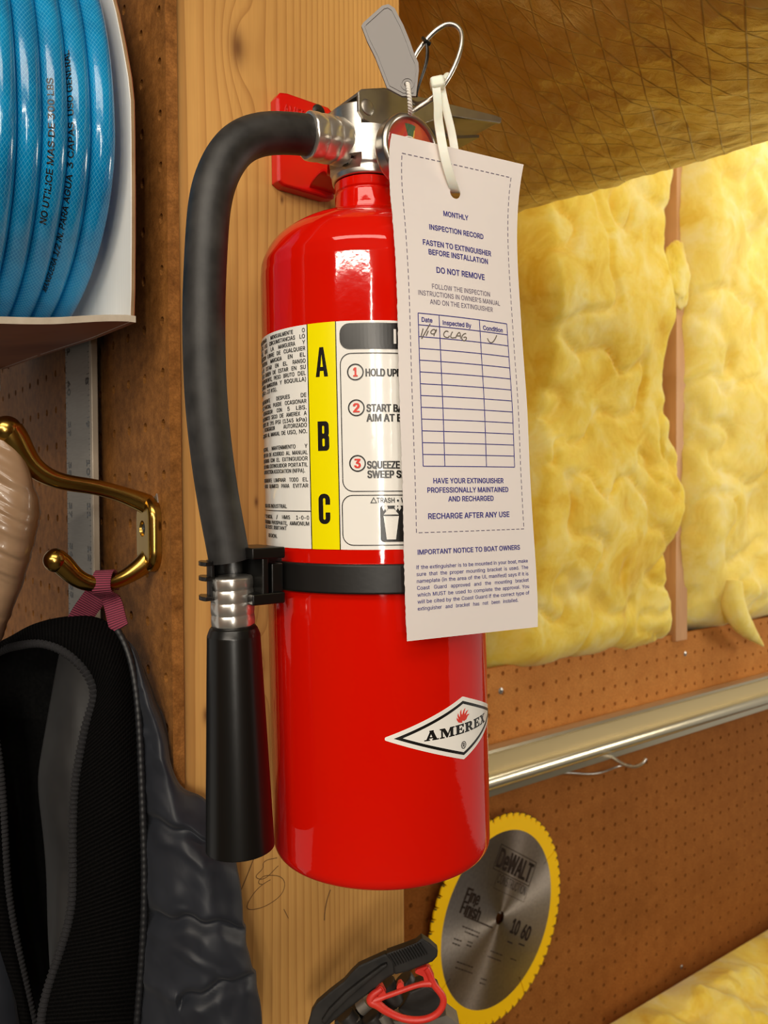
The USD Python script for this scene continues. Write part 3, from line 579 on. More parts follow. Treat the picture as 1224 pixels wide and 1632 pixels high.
# ---- maker's diamond
sC, zC = cyl(738, 1160)[0], (cyl(738, 1109.5)[1] + cyl(738, 1210.5)[1]) / 2; hw = sC - cyl(606.5, 1178)[0]; hh = abs(cyl(738, 1109.5)[1] - zC)
dia = Polygon([(sC - hw, zC), (sC, zC + hh), (sC + hw, zC), (sC, zC - hh)]).buffer(-.0008).buffer(.0008, quad_segs=5)
dec = obj('maker_decal', mapped(dia, wrap, .0001, .003, .00002), 'label_white', ext, label='white diamond maker decal with black border')
inner = Polygon([(sC - hw * .86, zC), (sC, zC + hh * .86), (sC + hw * .86, zC), (sC, zC - hh * .86)])
obj('border', mapped(inner.difference(Polygon([(sC - hw * .77, zC), (sC, zC + hh * .77), (sC + hw * .77, zC), (sC, zC - hh * .77)])), wrap, .0001, .0025, .00013), 'ink_black', dec, False)
def slab(ch):
    """Wide slab-serif capitals, 1 high."""
    s = .12; serif = lambda x0, x1, y: sbox(x0, y, x1, y + s)
    if ch == 'A': p = Polygon([(.12, 0), (.5, 1), (.72, 1), (1.1, 0), (.78, 0), (.70, .22), (.40, .22), (.30, 0)]).difference(Polygon([(.44, .34), (.66, .34), (.55, .66)])).union(serif(0, .46, 0)).union(serif(.66, 1.22, 0)).union(serif(.42, .78, .9)); w = 1.22
    elif ch == 'M': p = unary_union([sbox(.12, 0, .26, 1), sbox(.98, 0, 1.26, 1), Polygon([(.14, 1), (.46, 1), (.8, .3), (.66, 0), (.6, 0)]), Polygon([(.6, 0), (.7, 0), (1.1, 1), (.96, 1)]), serif(0, .42, 0), serif(.84, 1.4, 0), serif(0, .4, .88), serif(1., 1.4, .88)]); w = 1.4
    elif ch == 'E': p = unary_union([sbox(.12, 0, .42, 1), serif(0, .95, 0), serif(0, .92, .88), sbox(.4, .44, .7, .56), sbox(.62, .34, .72, .66), Polygon([(.95, 0), (.95, .36), (.85, .36), (.72, .1)]), Polygon([(.92, 1), (.92, .66), (.82, .66), (.7, .9)])]); w = .98
    elif ch == 'R': p = unary_union([sbox(.12, 0, .42, 1), serif(0, .56, 0), rrect(.1, .42, .94, 1, .27).union(serif(0, .5, .88)).difference(rrect(.42, .55, .62, .88, .1)), Polygon([(.46, .5), (.7, .5), (1.08, 0), (.78, 0)]), serif(.8, 1.12, 0)]); w = 1.12
    else: p = unary_union([Polygon([(.1, 0), (.24, 0), (.96, 1), (.82, 1)]), Polygon([(.1, 1), (.42, 1), (1.02, 0), (.7, 0)]), serif(0, .4, 0), serif(.6, 1.12, 0), serif(0, .52, .88), serif(.7, 1.06, .88)]); w = 1.12
    return p, w
x = 0; ls = []
for ch in 'AMEREX': p, w = slab(ch); ls.append(affinity.translate(p, x, 0)); x += w + .09
word = unary_union(ls); word = affinity.translate(affinity.scale(word, hw * 1.06 / x, hh * .30, origin=(0, 0)), sC - hw * .53, zC - hh * .16)
reg = outline(Point(sC, zC - hh * .54).buffer(.0016), .0003)
rm = moved(text('R', .0017, None, True, 'c'), sC, zC - hh * .54 - .00085)
obj('lettering', cat([mapped(word, wrap, .0001, .0025, .00013), mapped(reg, wrap, .0001, .002, .00013), mapped(rm, wrap, lift=.00013)]), 'ink_black', dec, False)
fls = []
for k, (a, l) in enumerate(((-58, .8), (-38, .95), (-16, 1.05), (6, 1.08), (26, 1.0), (46, .85))):
    q = Polygon([(-.05, .12), (.12, .42), (.05, .72), (.16, 1.), (-.06, .86), (-.2, .55), (-.12, .3)]); q = affinity.rotate(affinity.scale(q, .75, l, origin=(0, 0)), -a, origin=(0, 0)); fls.append(affinity.translate(affinity.scale(q, .0066, .0056, origin=(0, 0)), sC, zC + hh * .17))
obj('flame_emblem', mapped(unary_union(fls), wrap, .0001, .002, .00013), 'ink_red', dec, False)

# ---- valve
zv0, zv1 = zE(297), cyl(566, 160, .0179)[1]; RV = .0179
val = lathe(rounded([(0, zv0), (.0166, zv0), (.0170, zv0 + .002), (.0172, zv0 + .004), (RV, zv0 + .0052), (RV, zv1), (0, zv1)], .0008), 96, lambda v: v)
try:
    vm = m3.Manifold(m3.Mesh(np.asarray(val.vertices, np.float32), np.asarray(val.faces, np.uint32)))
    an = A0 - math.radians(52); cutz0, cutz1 = zE(289), zE(268); c = m3.Manifold.cube([.02, .06, cutz1 - cutz0], True).rotate([0, 0, math.degrees(an)]).translate([math.cos(an) * (.0128 + .01), math.sin(an) * (.0128 + .01), (cutz0 + cutz1) / 2])
    vm = vm - c
    for sg in (-1, 1): vm = vm - m3.Manifold.cube([.06, .02, .05], True).translate([0, sg * (.0128 + .01), zE(224) + .025])
    v, f = arr(vm); val = trimesh.Trimesh(v, f, process=False)
except Exception as e: print('valve cut', e)
val.vertices = EX(val.vertices); obj('valve_body', val, 'aluminium', ext, 30)
EXc = EX([0, 0, zE(220)]); YV = EXc[1]
XA, YA, ZA = np.array([1., 0, 0]), np.array([0, 1., 0]), np.array([0, 0, 1.])
# ---- lever: an inverted channel with two ears, riveted to the valve
yf, yb = YV - .0144, YV + .0144
def onf(px, py): p = aty(px, py, yf); return p[0], p[2]
def xzslab(pts, y0, y1): return frame_mesh(extrude(Polygon(pts) if not isinstance(pts, Polygon) else pts, y1 - y0), np.array([0, y0, 0]), XA, ZA, YA)
ear = Polygon([onf(*q) for q in ((571.5, 146), (576, 142), (612, 140), (640, 144), (668, 154), (700, 162), (745, 173), (790, 184), (799, 188), (798, 196), (760, 191), (715, 184), (690, 192), (660, 202), (640, 204), (615, 204), (596, 199), (580, 189), (572, 176))]).buffer(.0006).buffer(-.0006)
lev = obj('lever', xzslab(ear, yf, yf + .0014), 'lever_steel', ext, 30)
obj('far_flange', xzslab(ear, yb - .0014, yb), 'lever_steel', lev, 30)
tp = [onf(*q) for q in ((571.5, 145), (576, 142), (612, 140), (640, 144), (668, 154), (700, 162), (745, 173), (790, 184), (799, 188))]
tops = np.array(tp); V = np.stack([np.stack([tops[:, 0], np.full(9, y), tops[:, 1] - .0002], -1) for y in (yf + .0003, yf + .001, YV, yb - .001, yb - .0003)], 1); m = solid_sheet(V, V - ZA * .0013); m.fix_normals()
obj('top_plate', m, 'lever_steel', lev, 30)
rv = aty(586, 171, yf); rp = [(0, .0009), (.0014, .00085), (.0027, .0006), (.0035, .0001), (.0036, 0), (0, 0)]
obj('rivet', lathe(rp, 24, lambda v: rv + v[..., 0:1] * XA + v[..., 1:2] * ZA - v[..., 2:3] * YA), 'lever_steel', lev)
# carrying handle below the lever
hx0, hx1 = EXc[0] + .010, aty(742, 222, YV)[0]; hz0, hz1 = EXc[2] - .001, aty(742, 226, YV)[2]
xs = np.linspace(hx0, hx1, 12); V = np.stack([np.stack([xs, np.full(12, YV + q * (.010 - .004 * (k_ := 0))), hz0 + (hz1 - hz0) * (xs - hx0) / (hx1 - hx0)], -1) for q in (-1, -.5, 0, .5, 1)], 1)
m = solid_sheet(V, V - ZA * .0015); m.fix_normals(); obj('carrying_handle', m, 'aluminium_dark', ext)
# ---- pressure gauge on the front
gc = aty(651, 241, YV - .0285); gy = lambda v: gc + v[..., 0:1] * XA + v[..., 1:2] * ZA - v[..., 2:3] * YA
RG = .0157
gau = obj('pressure_gauge', lathe(rounded([(0, -.012), (.006, -.012), (.006, -.006), (RG - .001, -.005), (RG, -.003), (RG, .0022), (RG - .0012, .0036), (RG - .0026, .003), (RG - .0028, .001), (0, .001)], .0006), 72, gy), 'steel', ext)
dial = lambda a, b, h: gy(np.stack([a, b, h + .0011], -1))
obj('dial', mapped(Point(0, 0).buffer(RG - .0028), dial, .0003), 'gauge_red', gau, False, label='red gauge dial')
wedge = Polygon([(0, .002)] + [(.0112 * math.sin(a), .0112 * math.cos(a)) for a in np.linspace(-.28, .26, 9)])
obj('green_zone', mapped(wedge, dial, .0001, None, .0003), 'gauge_green', gau, False, label='green zone of the gauge dial')
obj('needle', mapped(Polygon([(-.0004, -.004), (.0004, -.004), (.0022, .0086), (.0018, .0088)]), dial, .0002, None, .0005), 'gauge_gold', gau, False)
obj('dial_print', cat([mapped(outline(Point(0, 0).buffer(.0048 + .0011 * k), .0004), dial, .0001, None, .00032) for k in range(2)] + [mapped(moved(text(t, .0016, None, True, 'c'), x, y), dial, lift=.0003) for t, x, y in (('RECHARGE', -.0002, -.0085),)]), 'label_white', gau, False)
rl = RG - .0024; obj('lens', lathe([(rl * math.sin(a), .0016 + .0022 * math.cos(a)) for a in np.linspace(0, 1.45, 12)] + [(0, .0017)], 48, gy), 'clear_lens', gau, True)
# ---- discharge hose, from the valve's left side over and down to the nozzle
YH = YV - .001
hp = [aty(x, y, YH) for x, y in ((556, 228), (530, 221), (495, 216), (455, 212.5), (415, 215), (382, 229), (355, 262), (338, 308), (331, 360), (327.5, 420), (325, 490), (325.5, 560), (329, 640), (337, 720), (347, 790), (357, 845), (366, 895), (371, 940))]
hp = path_smooth(hp, 240); i0 = int(np.argmin(np.abs((hp - CAM) @ RT / ((hp - CAM) @ FW) * FPX + 612 - 492) + (np.arange(240) > 80) * 1e3))
mm, uv = tube(hp[i0 - 4:-12], .0085, 40, uv=True); hose = obj('hose', mm, 'hose_rubber', ext, True, uv)
def ferrule(P, r0, ribs, seg=36, flat=8):
    """A crimped sleeve: grooves along its length and flats around it."""
    n = len(P); T, A, B = frames(np.asarray(P)); t = np.linspace(0, 1, n); a = np.arange(seg) / seg * 2 * np.pi
    w = np.abs(np.sin(np.pi * ribs * t)) ** .6; end = np.minimum(1, np.minimum(t, 1 - t) / .03) * .06 + .94
    rr = r0 * end[:, None] * (1 - .07 * (1 - w[:, None]) * (np.abs(np.cos(a * flat / 2)) ** .5)[None]) * (1 - .035 * np.abs(np.cos(a * flat / 2))[None] ** 6)
    v = (np.asarray(P)[:, None] + rr[..., None] * (np.cos(a)[None, :, None] * A[:, None] + np.sin(a)[None, :, None] * B[:, None])).reshape(-1, 3); j = np.arange(seg); j2 = (j + 1) % seg; f = []
    for i in range(n - 1): f += [np.stack([i * seg + j, i * seg + j2, (i + 1) * seg + j2], 1), np.stack([i * seg + j, (i + 1) * seg + j2, (i + 1) * seg + j], 1)]
    c0 = len(v); v = np.vstack([v, P[0], P[-1]]); f += [np.stack([np.full(seg, c0), j2, j], 1), np.stack([np.full(seg, c0 + 1), (n - 1) * seg + j, (n - 1) * seg + j2], 1)]
    m = trimesh.Trimesh(v, np.vstack(f), process=False); m.fix_normals(); return m
FP = path_smooth([aty(x, y, YH) for x, y in ((488, 216), (520, 222), (552, 229))], 60)
obj('hose_ferrule', ferrule(FP, .0103, 3.2), 'ferrule', ext, 40)
vb = aty(548, 228, YH); fx = (FP[-1] - FP[-8]) / np.linalg.norm(FP[-1] - FP[-8]); obj('outlet_boss', tube([vb - fx * .0005, vb + fx * .006], .0099, 32), 'black_plastic', ext)
NP = [aty(x, y, YH) for x, y in ((368.5, 918), (372, 998))]; NP = np.linspace(NP[0], NP[1], 60); obj('nozzle_ferrule', ferrule(NP, .0090, 4), 'ferrule', ext, 40)
n0, n1 = aty(372, 996, YH), aty(383, 1349, YH); nd = n1 - n0
nz = [(0, 0), (.0090, 0), (.0092, .006), (.0098, .012), (.0105, .03), (.0110, .045), (.0143, 1.0), (.0132, 1.0), (.0100, .08), (0, .08)]
nT = nd / np.linalg.norm(nd); nA = np.cross(nT, YA); nA /= np.linalg.norm(nA); nB_ = np.cross(nT, nA)
obj('nozzle', lathe(rounded(nz, .003), 72, lambda v: n0 + v[..., 0:1] * nA + v[..., 1:2] * nB_ + v[..., 2:3] * nd), 'black_plastic', ext, 40)
# ---- strap and hose clip
z0s, z1s = cyl(560, 946)[1], cyl(560, 899)[1]
ring = [(RB + .0003, z0s), (RB + .0026, z0s), (RB + .0030, z0s + .0006), (RB + .0030, z1s - .0006), (RB + .0026, z1s), (RB + .0003, z1s), (RB + .0003, z0s)]
strap = obj('strap', lathe(ring, 120, EX), 'black_matte', ext, 30)
cpt = aty(371, 922, YH); zc0, zc1 = aty(371, 957, YH)[2], aty(371, 880, YH)[2]
def ribs_c(z0, z1, r0, r1, a0, a1, n=26):
    a = np.radians(np.linspace(a0, a1, n)); p = Polygon([(r1 * math.cos(t), r1 * math.sin(t)) for t in a] + [(r0 * math.cos(t), r0 * math.sin(t)) for t in a[::-1]]); m = extrude(p, z1 - z0)
    return frame_mesh(m, np.array([cpt[0], cpt[1], z0]), XA, YA, ZA)
clip = obj('hose_clip', ribs_c(zc0 + .001, zc1 - .003, .0092, .0106, 20, 192), 'black_plastic', ext, 30)
for zz in (zc0 + .001, (zc0 + zc1) / 2 - .001, zc1 - .005): obj('fin', ribs_c(zz, zz + .0016, .0100, .0138, 135, 193), 'black_plastic', clip)
bx0, bx1 = cpt[0] + .0085, EX([0, 0, z0s])[0] - RB * .955; yb0 = YH - .0072
def blk(x0, x1, y0, y1, z0, z1, r=.0006): m = rbox([abs(x1 - x0), abs(y1 - y0), abs(z1 - z0)], r, 8); m.apply_translation([(x0 + x1) / 2, (y0 + y1) / 2, (z0 + z1) / 2]); return m
def cl_block(px0, px1, py0, py1, yfront, depth): a, b = aty(px0, py0, yfront), aty(px1, py1, yfront); return blk(a[0], b[0], yfront, yfront + depth, b[2], a[2])
yc = YH - .0125
obj('clip_web', cl_block(418, 429, 884, 952, yc, .02), 'black_plastic', clip); obj('clip_flange', cl_block(402, 455, 874, 889, yc - .0008, .024), 'black_plastic', clip); obj('clip_flange', cl_block(403, 455, 948, 961, yc - .0008, .024), 'black_plastic', clip)
obj('clip_back', cl_block(402, 456, 880, 956, yc + .011, .010), 'black_plastic', clip); obj('strap_buckle', cl_block(433, 452, 898, 944, yc + .0015, .012), 'black_plastic', clip)
# ---- pull pin ring
RP = [(666, 166, .352), (688, 156, .350), (711, 130, .349), (728, 97, .348), (736, 65, .348), (732, 46, .349), (717, 38.5, .350), (698, 46, .351), (680, 63, .352), (663, 86, .353), (653, 110, .354), (648, 138, .355), (653, 158, .354)]
rp3 = np.array([at(*q) for q in RP]); rp3 = path_smooth(np.vstack([rp3, rp3[:1]]), 121)[:-1]
pin = obj('pull_pin_ring', tube(rp3, .00108, 12, closed=True), 'steel', ext)
obj('pin_shaft', tube([at(690, 157, .3505), at(648, 183, .350), at(620, 200, .351)], .0012, 12), 'steel', pin)
tb = path_smooth([at(677, 63, .349), at(681, 78, .3485), at(678, 105, .349), at(668, 135, .35), at(664, 154, .35)], 30); obj('tamper_loop', tube(tb, np.interp(np.linspace(0, 1, 30), [0, .3, 1], [.0012, .0011, .0006]), 8, squash=(1, .6)), 'black_plastic', ext)
obj('tamper_loop', tube([at(674, 61, .3495), at(678, 66, .3475), at(685, 70, .349)], .0009, 8), 'black_plastic', ext)

# ---- wall bracket
YBk = YP - .007
bp = [aty(x, y, YBk) for x, y in ((441, 155), (447, 147), (458, 148), (524, 171), (530, 178), (533, 316), (520, 316), (452, 296), (443, 288))]
brk = thing('wall_bracket', 'red steel wall bracket screwed to the post behind the valve', 'bracket', (bp[0][0], YP, bp[-1][2]))
pl = Polygon([(p[0], p[2]) for p in bp]).buffer(.002).buffer(-.002)
def plate(poly, y0, y1, r=.0012):
    """A plate with a rolled front edge."""
    a, b = xzslab(poly, y0 + r * .6, y1), xzslab(poly.buffer(-r * .5), y0 + r * .15, y0 + r * .7); c = xzslab(poly.buffer(-r), y0, y0 + r * .3); return cat([a, b, c])
obj('bracket_plate', plate(pl, YBk, YP - .0003), 'red_bracket', brk, False)
em = [aty(x, 181, YBk) for x in (452, 503)]; obj('embossed_lettering', frame_mesh(moved(text('AMEREX', .0052, em[1][0] - em[0][0], True, depth=.0006), 0, 0), np.array([em[0][0], YBk + .0003, em[0][2]]), XA, ZA, -YA), 'red_bracket', brk, False)
scp = aty(508, 178, YBk); sct = lambda v: scp + v[..., 0:1] * XA + v[..., 1:2] * ZA - v[..., 2:3] * YA
scr = obj('screw', lathe([(0, .0014), (.0022, .0013), (.0034, .0008), (.0040, 0), (0, 0)], 28, sct), 'screw_dark', brk)
obj('cross_slot', mapped(sbox(-.0022, -.0005, .0022, .0005).union(sbox(-.0005, -.0022, .0005, .0022)), lambda a, b, h: sct(np.stack([a, b, h + .00125], -1)), .0002), 'ink_black', scr, False)
hk0, hk1 = aty(500, 300, YBk), aty(530, 262, YV + .016)
lip = [aty(x, y, yy) for x, y, yy in ((496, 296, YBk), (502, 285, YBk - .006), (514, 272, YBk - .015), (526, 258, YV + .021), (527, 246, YV + .0195))]
L2 = path_smooth(lip, 20); V = np.stack([L2 + XA * q for q in np.linspace(-.001, .018, 5)], 1); m = solid_sheet(V, V + (YA * .5 - ZA) * .0012); m.fix_normals(); obj('hanger_hook', m, 'red_bracket', brk)

# ================================================================== INSPECTION TAG, ZIP TIE, SEAL
TL = np.array([(624, 213), (620, 250), (625, 341), (632, 457), (634.5, 560), (636, 620), (642, 800), (645, 940), (648.5, 1022)]); TR = np.array([(834, 262.5), (826, 318), (823.5, 375), (828, 483), (835, 586), (839, 640), (843, 731), (850, 852), (855, 930), (856.5, 999)])
def edge(P, Y):
    v = (P[:, 1] - P[0, 1]) / (P[-1, 1] - P[0, 1]); c = CubicSpline(v, np.array([aty(x, y, Y(t)) for (x, y), t in zip(P, v)])); return c
wv = lambda t: .0020 * math.sin(6.28 * t * .9) - .0035 * t
eL, eR = edge(TL, lambda t: .2500 + wv(t)), edge(TR, lambda t: .2440 + wv(t + .05))
TW = float(np.linalg.norm(eL(.5) - eR(.5))); TH = float(np.linalg.norm(eL(1) - eL(0)))
def tagp(a, b, h):
    u, v = np.asarray(a) / TW, -np.asarray(b) / TH; l, r = eL(v), eR(v); p = l + (r - l) * u[..., None]
    n = np.cross(eR(v) - eL(v), [0, 0, 1.]); n /= np.linalg.norm(n, axis=-1, keepdims=True); n = np.where((n @ FW)[..., None] > 0, -n, n)
    return p + n * (np.asarray(h) + .0022 * np.sin(np.pi * u) * np.sin(np.pi * v))[..., None]
gu, gv = np.meshgrid(np.linspace(0, 1, 141), np.linspace(0, 1, 321)); gp = tagp(gu * TW, -gv * TH, gu * 0) - CAM; gpx = np.stack([612 + FPX * (gp @ RT) / (gp @ FW), 816 - FPX * (gp @ UP) / (gp @ FW)], -1)
def tuv(px, py):
    k = np.argmin(((gpx - [px, py]) ** 2).sum(-1)); i, j = np.unravel_index(k, gu.shape); i0_, j0_ = min(i, 319), min(j, 139); J = np.stack([gpx[i0_, j0_ + 1] - gpx[i0_, j0_], gpx[i0_ + 1, j0_] - gpx[i0_, j0_]], 1); d = np.linalg.solve(J, np.array([px, py]) - gpx[i, j])
    return (gu[i, j] + d[0] / 140) * TW, -(gv[i, j] + d[1] / 320) * TH
hc = tuv(725, 307); sheet = sbox(0, -TH, TW, 0)
jag = [(0 + .00004 * math.sin(k * 2.4) + .00009 * RNG.standard_normal(), -TH * k / 150) for k in range(151)]
sheet = Polygon(jag + [(TW, -TH), (TW, 0)]).difference(Point(*hc).buffer(.0026))
tagt = thing('inspection_tag', 'white paper inspection tag with blue print and a ruled table', 'tag', tagp(np.array(TW / 2), np.array(-TH), np.array(0.)))
pm = obj('paper', mapped(sheet, tagp, .00025, .004), 'tag_paper', tagt, 30)
blue, grey, pen = [], [], []
def tput(m, dest=blue): dest.append(mapped(m, tagp, edge=.006, lift=.0003))
pxw = lambda v: 1.0
def tline(s, cx, cy, wpx, hpx, bold=True, dest=blue, lift=.5):
    a, b = tuv(cx, cy); a0, _ = tuv(cx - wpx / 2, cy); a1, _ = tuv(cx + wpx / 2, cy); h = hpx / 790 * TH; tput(moved(text(s, h, a1 - a0, bold, 'c', .00008), a, b - h / 2), dest)
for row in (('MONTHLY', 726, 344, 39, 8), ('INSPECTION RECORD', 728, 369.5, 85, 8), ('FASTEN TO EXTINGUISHER', 730, 395, 107, 8.3), ('BEFORE INSTALLATION', 731.5, 409, 93, 8.3), ('DO NOT REMOVE', 734.5, 436, 75.5, 9), ('HAVE YOUR EXTINGUISHER', 748.7, 766, 111, 8), ('PROFESSIONALLY MAINTAINED', 748.7, 780.5, 128, 8), ('AND RECHARGED', 751, 794.5, 72, 8), ('RECHARGE AFTER ANY USE', 750, 821, 128.5, 8.6), ('IMPORTANT NOTICE TO BOAT OWNERS', 751.5, 876, 162, 7.6),
            ('Date', 679.8, 510, 17, 7), ('Inspected By', 728, 516.5, 45, 7), ('Condition', 785, 524.5, 31, 7)): tline(*row)
for row in (('FOLLOW THE INSPECTION', 736, 462.5, 91, 7.6), ("INSTRUCTIONS IN OWNER'S MANUAL", 735, 474.5, 128, 7.6), ('AND ON THE EXTINGUISHER', 737, 487, 98.5, 7.6)): tline(*row, bold=False, dest=grey)
para = ['If the extinguisher is to be mounted in your boat, make', 'sure that the proper mounting bracket is used.  The', 'nameplate (in the area of the UL manifest) says if it is', 'Coast Guard approved and the mounting bracket', 'which MUST be used to complete the approval.  You', 'will be cited by the Coast Guard if the correct type of', 'extinguisher and bracket has not been installed.']
for k, s in enumerate(para):
    xl, xrr, y = 663 + k * .35, 840.5 + k * .5, 904 + k * 11.0; a0, b0 = tuv(xl, y); a1, _ = tuv(xrr, y - 7); b = b0
    if k == 6: a1 = a0 + (a1 - a0) * .885
    ws = s.replace('  ', ' ').split(' '); h = 5.9 / 790 * TH; ms = [text(w, h, None, False, depth=.00008) for w in ws]; tot = sum(m.vertices[:, 0].max() for m in ms); sc = min(1.05, (a1 - a0) * (.86 if len(ws) > 8 else .78) / tot); gap = (a1 - a0 - tot * sc) / (len(ms) - 1); x = a0
    for m in ms: m.vertices = np.array(m.vertices) * [sc, 1, 1]; tput(moved(m, x, b - h / 2), grey if False else blue); x += m.vertices[:, 0].max() + gap
# table
a_l, b_t = tuv(665.5, 499); a_r, _ = tuv(807, 519); _, b_b = tuv(674.6, 743); c2, c3 = tuv(699, 503.5)[0], tuv(763.4, 512.5)[0]; lw = .00034
for k in range(14): b = b_t + (b_b - b_t) * k / 13; tput(extrude(sbox(a_l, b - lw / 2, a_r, b + lw / 2), .00008))
for a in (a_l, c2, c3, a_r): tput(extrude(sbox(a - lw / 2, b_b, a + lw / 2, b_t), .00008))
dl, dt = tuv(640, 244.5); dr, _ = tuv(813.5, 284); _, db = tuv(664.5, 849)
dashes = []
for p0, p1 in (((dl, dt), (dr, dt)), ((dr, dt), (dr, db)), ((dr, db), (dl, db)), ((dl, db), (dl, dt))):
    L = math.dist(p0, p1); n = int(L / .0026)
    for k in range(n): t0, t1 = k / n, (k + .62) / n; dashes.append(line([(p0[0] + (p1[0] - p0[0]) * t, p0[1] + (p1[1] - p0[1]) * t) for t in (t0, t1)], .0003))
tput(cat([extrude(d, .00008) for d in dashes]), grey)
zz = lambda *pts: [tuv(600 + x * .25735, 200 + y * .25735) for x, y in pts]
for st in (((286, 1258), (272, 1310)), ((330, 1228), (276, 1322)), ((318, 1272), (304, 1304)), ((362, 1272), (342, 1268), (334, 1286), (348, 1292), (368, 1270), (352, 1304)), ((442, 1280), (424, 1276), (414, 1300), (432, 1314), (448, 1302)), ((468, 1278), (458, 1312), (484, 1314)), ((486, 1318), (512, 1284), (518, 1320)), ((494, 1304), (518, 1304)), ((552, 1290), (534, 1296), (526, 1322), (540, 1334), (554, 1318), (536, 1314)), ((684, 1318), (696, 1340), (742, 1300))):
    P = zz(*st); P = path_smooth([(*q, 0) for q in P], 30)[:, :2] if len(P) > 2 else P; tput(extrude(line(P, .00042), .00008), pen)
obj('printed_lettering', cat(blue), 'ink_blue', pm, False); obj('fine_print', cat(grey), 'ink_grey', pm, False); obj('handwriting', cat(pen), 'pencil', pm, False, label='pencilled date, initials and tick')
# ---- zip tie
def ribbon(P, wdir, w, t, uvlen=None):
    P = np.asarray(P, float); T = np.gradient(P, axis=0); T /= np.linalg.norm(T, axis=1, keepdims=True); wd = np.broadcast_to(np.asarray(wdir, float), P.shape); wd = wd - T * (wd * T).sum(1, keepdims=True); wd /= np.linalg.norm(wd, axis=1, keepdims=True); N = np.cross(T, wd)
    w = np.broadcast_to(np.asarray(w, float), (len(P),))[:, None]; V = np.stack([P + wd * w * q for q in (-.5, -.25, 0, .25, .5)], 1); m = solid_sheet(V + N[:, None] * t / 2, V - N[:, None] * t / 2); m.fix_normals()
    if uvlen is None: return m
    L = np.r_[0, np.cumsum(np.linalg.norm(np.diff(P, axis=0), axis=1))] / uvlen; U = np.stack([np.tile(np.linspace(0, 1, 5), (len(P), 1)), np.repeat(L[:, None], 5, 1)], -1).reshape(-1, 2); return m, np.vstack([U, U])
hole = tagp(np.array(hc[0]), np.array(hc[1]), np.array(0.)); nrm = -FW
zt_ = thing('zip_tie', 'translucent white nylon zip tie joining the paper tag to the pin ring', 'zip tie', at(697, 132, .344))
head = rbox([.0062, .0050, .0052], .0012, 10); obj('locking_head', frame_mesh(head, at(697, 133, .3425), RT * .97 + UP * .2, UP * .97 - RT * .2, FW), 'nylon_tie', zt_)
obj('tail', tube([at(705, 128, .3425), at(712, 118, .345)], [.0018, .0014], 8, squash=(1, .5)), 'nylon_tie', zt_)
hd = (hole - CAM) @ FW
fr = path_smooth([at(695, 138, .3415), at(698, 175, .334), at(702, 215, hd - .0085), at(710, 255, hd - .0070), at(718, 283, hd - .0045), at(724, 301, hd - .0012), at(726, 306, hd + .0015)], 50)
obj('front_band', ribbon(fr, RT, .0036, .0011), 'nylon_tie', zt_)
bk = path_smooth([at(703, 138, .3445), at(712, 180, .339), at(722, 225, .333), at(727, 262, hd + .006), at(728, 292, hd + .0045), at(726, 306, hd + .0016)], 50)
obj('rear_band', ribbon(bk, RT, .0034, .0011), 'nylon_tie', zt_)
# ---- grey seal
SD = .338
sp = campoly([(576, 41), (579, 36), (609, 9), (619, 6.5), (629, 13), (634, 23), (643, 40), (653.5, 66), (660, 85), (667, 100), (667.5, 113), (663, 153), (641, 153), (617, 140), (598, 91), (585, 65)], SD).buffer(.0005).buffer(-.0005)
hp_ = campoly([(644, 134), (649, 129), (654, 134), (649, 139)], SD).centroid
sp = sp.difference(hp_.buffer(.0013))
seal = thing('tamper_seal', 'blank grey plastic seal tag standing above the valve on a white thread', 'seal', at(649, 134, SD))
slabm = frame_mesh(extrude(sp, .0014), CAM + FW * SD, RT, UP, FW); sb = obj('seal_plate', slabm, 'seal_grey', seal, False)
rid = outline(sp.buffer(-.0012), .0004).difference(hp_.buffer(.003)).union(hp_.buffer(.0028).difference(hp_.buffer(.0023)))
obj('raised_rim', frame_mesh(extrude(rid, .0005), CAM + FW * (SD - .0003), RT, UP, FW), 'seal_grey', sb, False)
tw = np.linspace(0, 1, 60)
def twist(ph): base = path_smooth([at(649, 133, SD + .002), at(650.5, 139, SD - .001), at(653, 160, SD - .0005), at(653, 183, .343)], 60); return base + (np.cos(tw * 44 + ph)[:, None] * RT + np.sin(tw * 44 + ph)[:, None] * FW) * .0005
for ph in (0, math.pi): obj('thread', tube(twist(ph), .0006, 8), 'thread_white', seal)

# ================================================================== BRASS COAT HOOK
YK = .400
def onk(px, py): return aty(px, py, YK)
hook = thing('coat_hook', 'double-armed brass coat hook screwed to the drilled partition', 'coat hook', np.array([XL, YK, onk(236, 850)[2]]))
zt_k, zb_k = onk(222, 792)[2], onk(232, 912)[2]
bpl = Polygon([(YK + .0100 * math.cos(a) * (1 if abs(math.sin(a)) < .999 else 1), (zt_k + zb_k) / 2 + (zt_k - zb_k) / 2 * math.sin(a)) for a in np.linspace(0, 2 * math.pi, 40)[:-1]])
bpl = rrect(YK - .0125, zb_k, YK + .0105, zt_k, .0110)
def yzslab(poly, x0, x1): return frame_mesh(extrude(poly, x1 - x0), np.array([x0, 0, 0]), YA, ZA, XA)
base = cat([yzslab(bpl.buffer(-.0008 * k), XL - .0046 + .0007 * (3 - k) * 0 - .0005 * k + .0005, XL - .0002) for k in range(4)])
def pillow(poly, x_wall, h, n=7, r=.0035):
    """A plate with a rounded front, as stacked outlines joined by one hull."""
    pts = []
    for t in np.linspace(0, math.pi / 2, n):
        q = poly.buffer(-r * (1 - math.cos(t))); pts += [[x_wall - h + r - r * math.sin(t), *c] for c in q.exterior.coords]
    pts += [[x_wall, *c] for c in poly.exterior.coords]
    return trimesh.Trimesh(*arr(m3.Manifold.hull_points(np.array(pts))), process=False)
bm = pillow(bpl, XL - .0002, .0058)
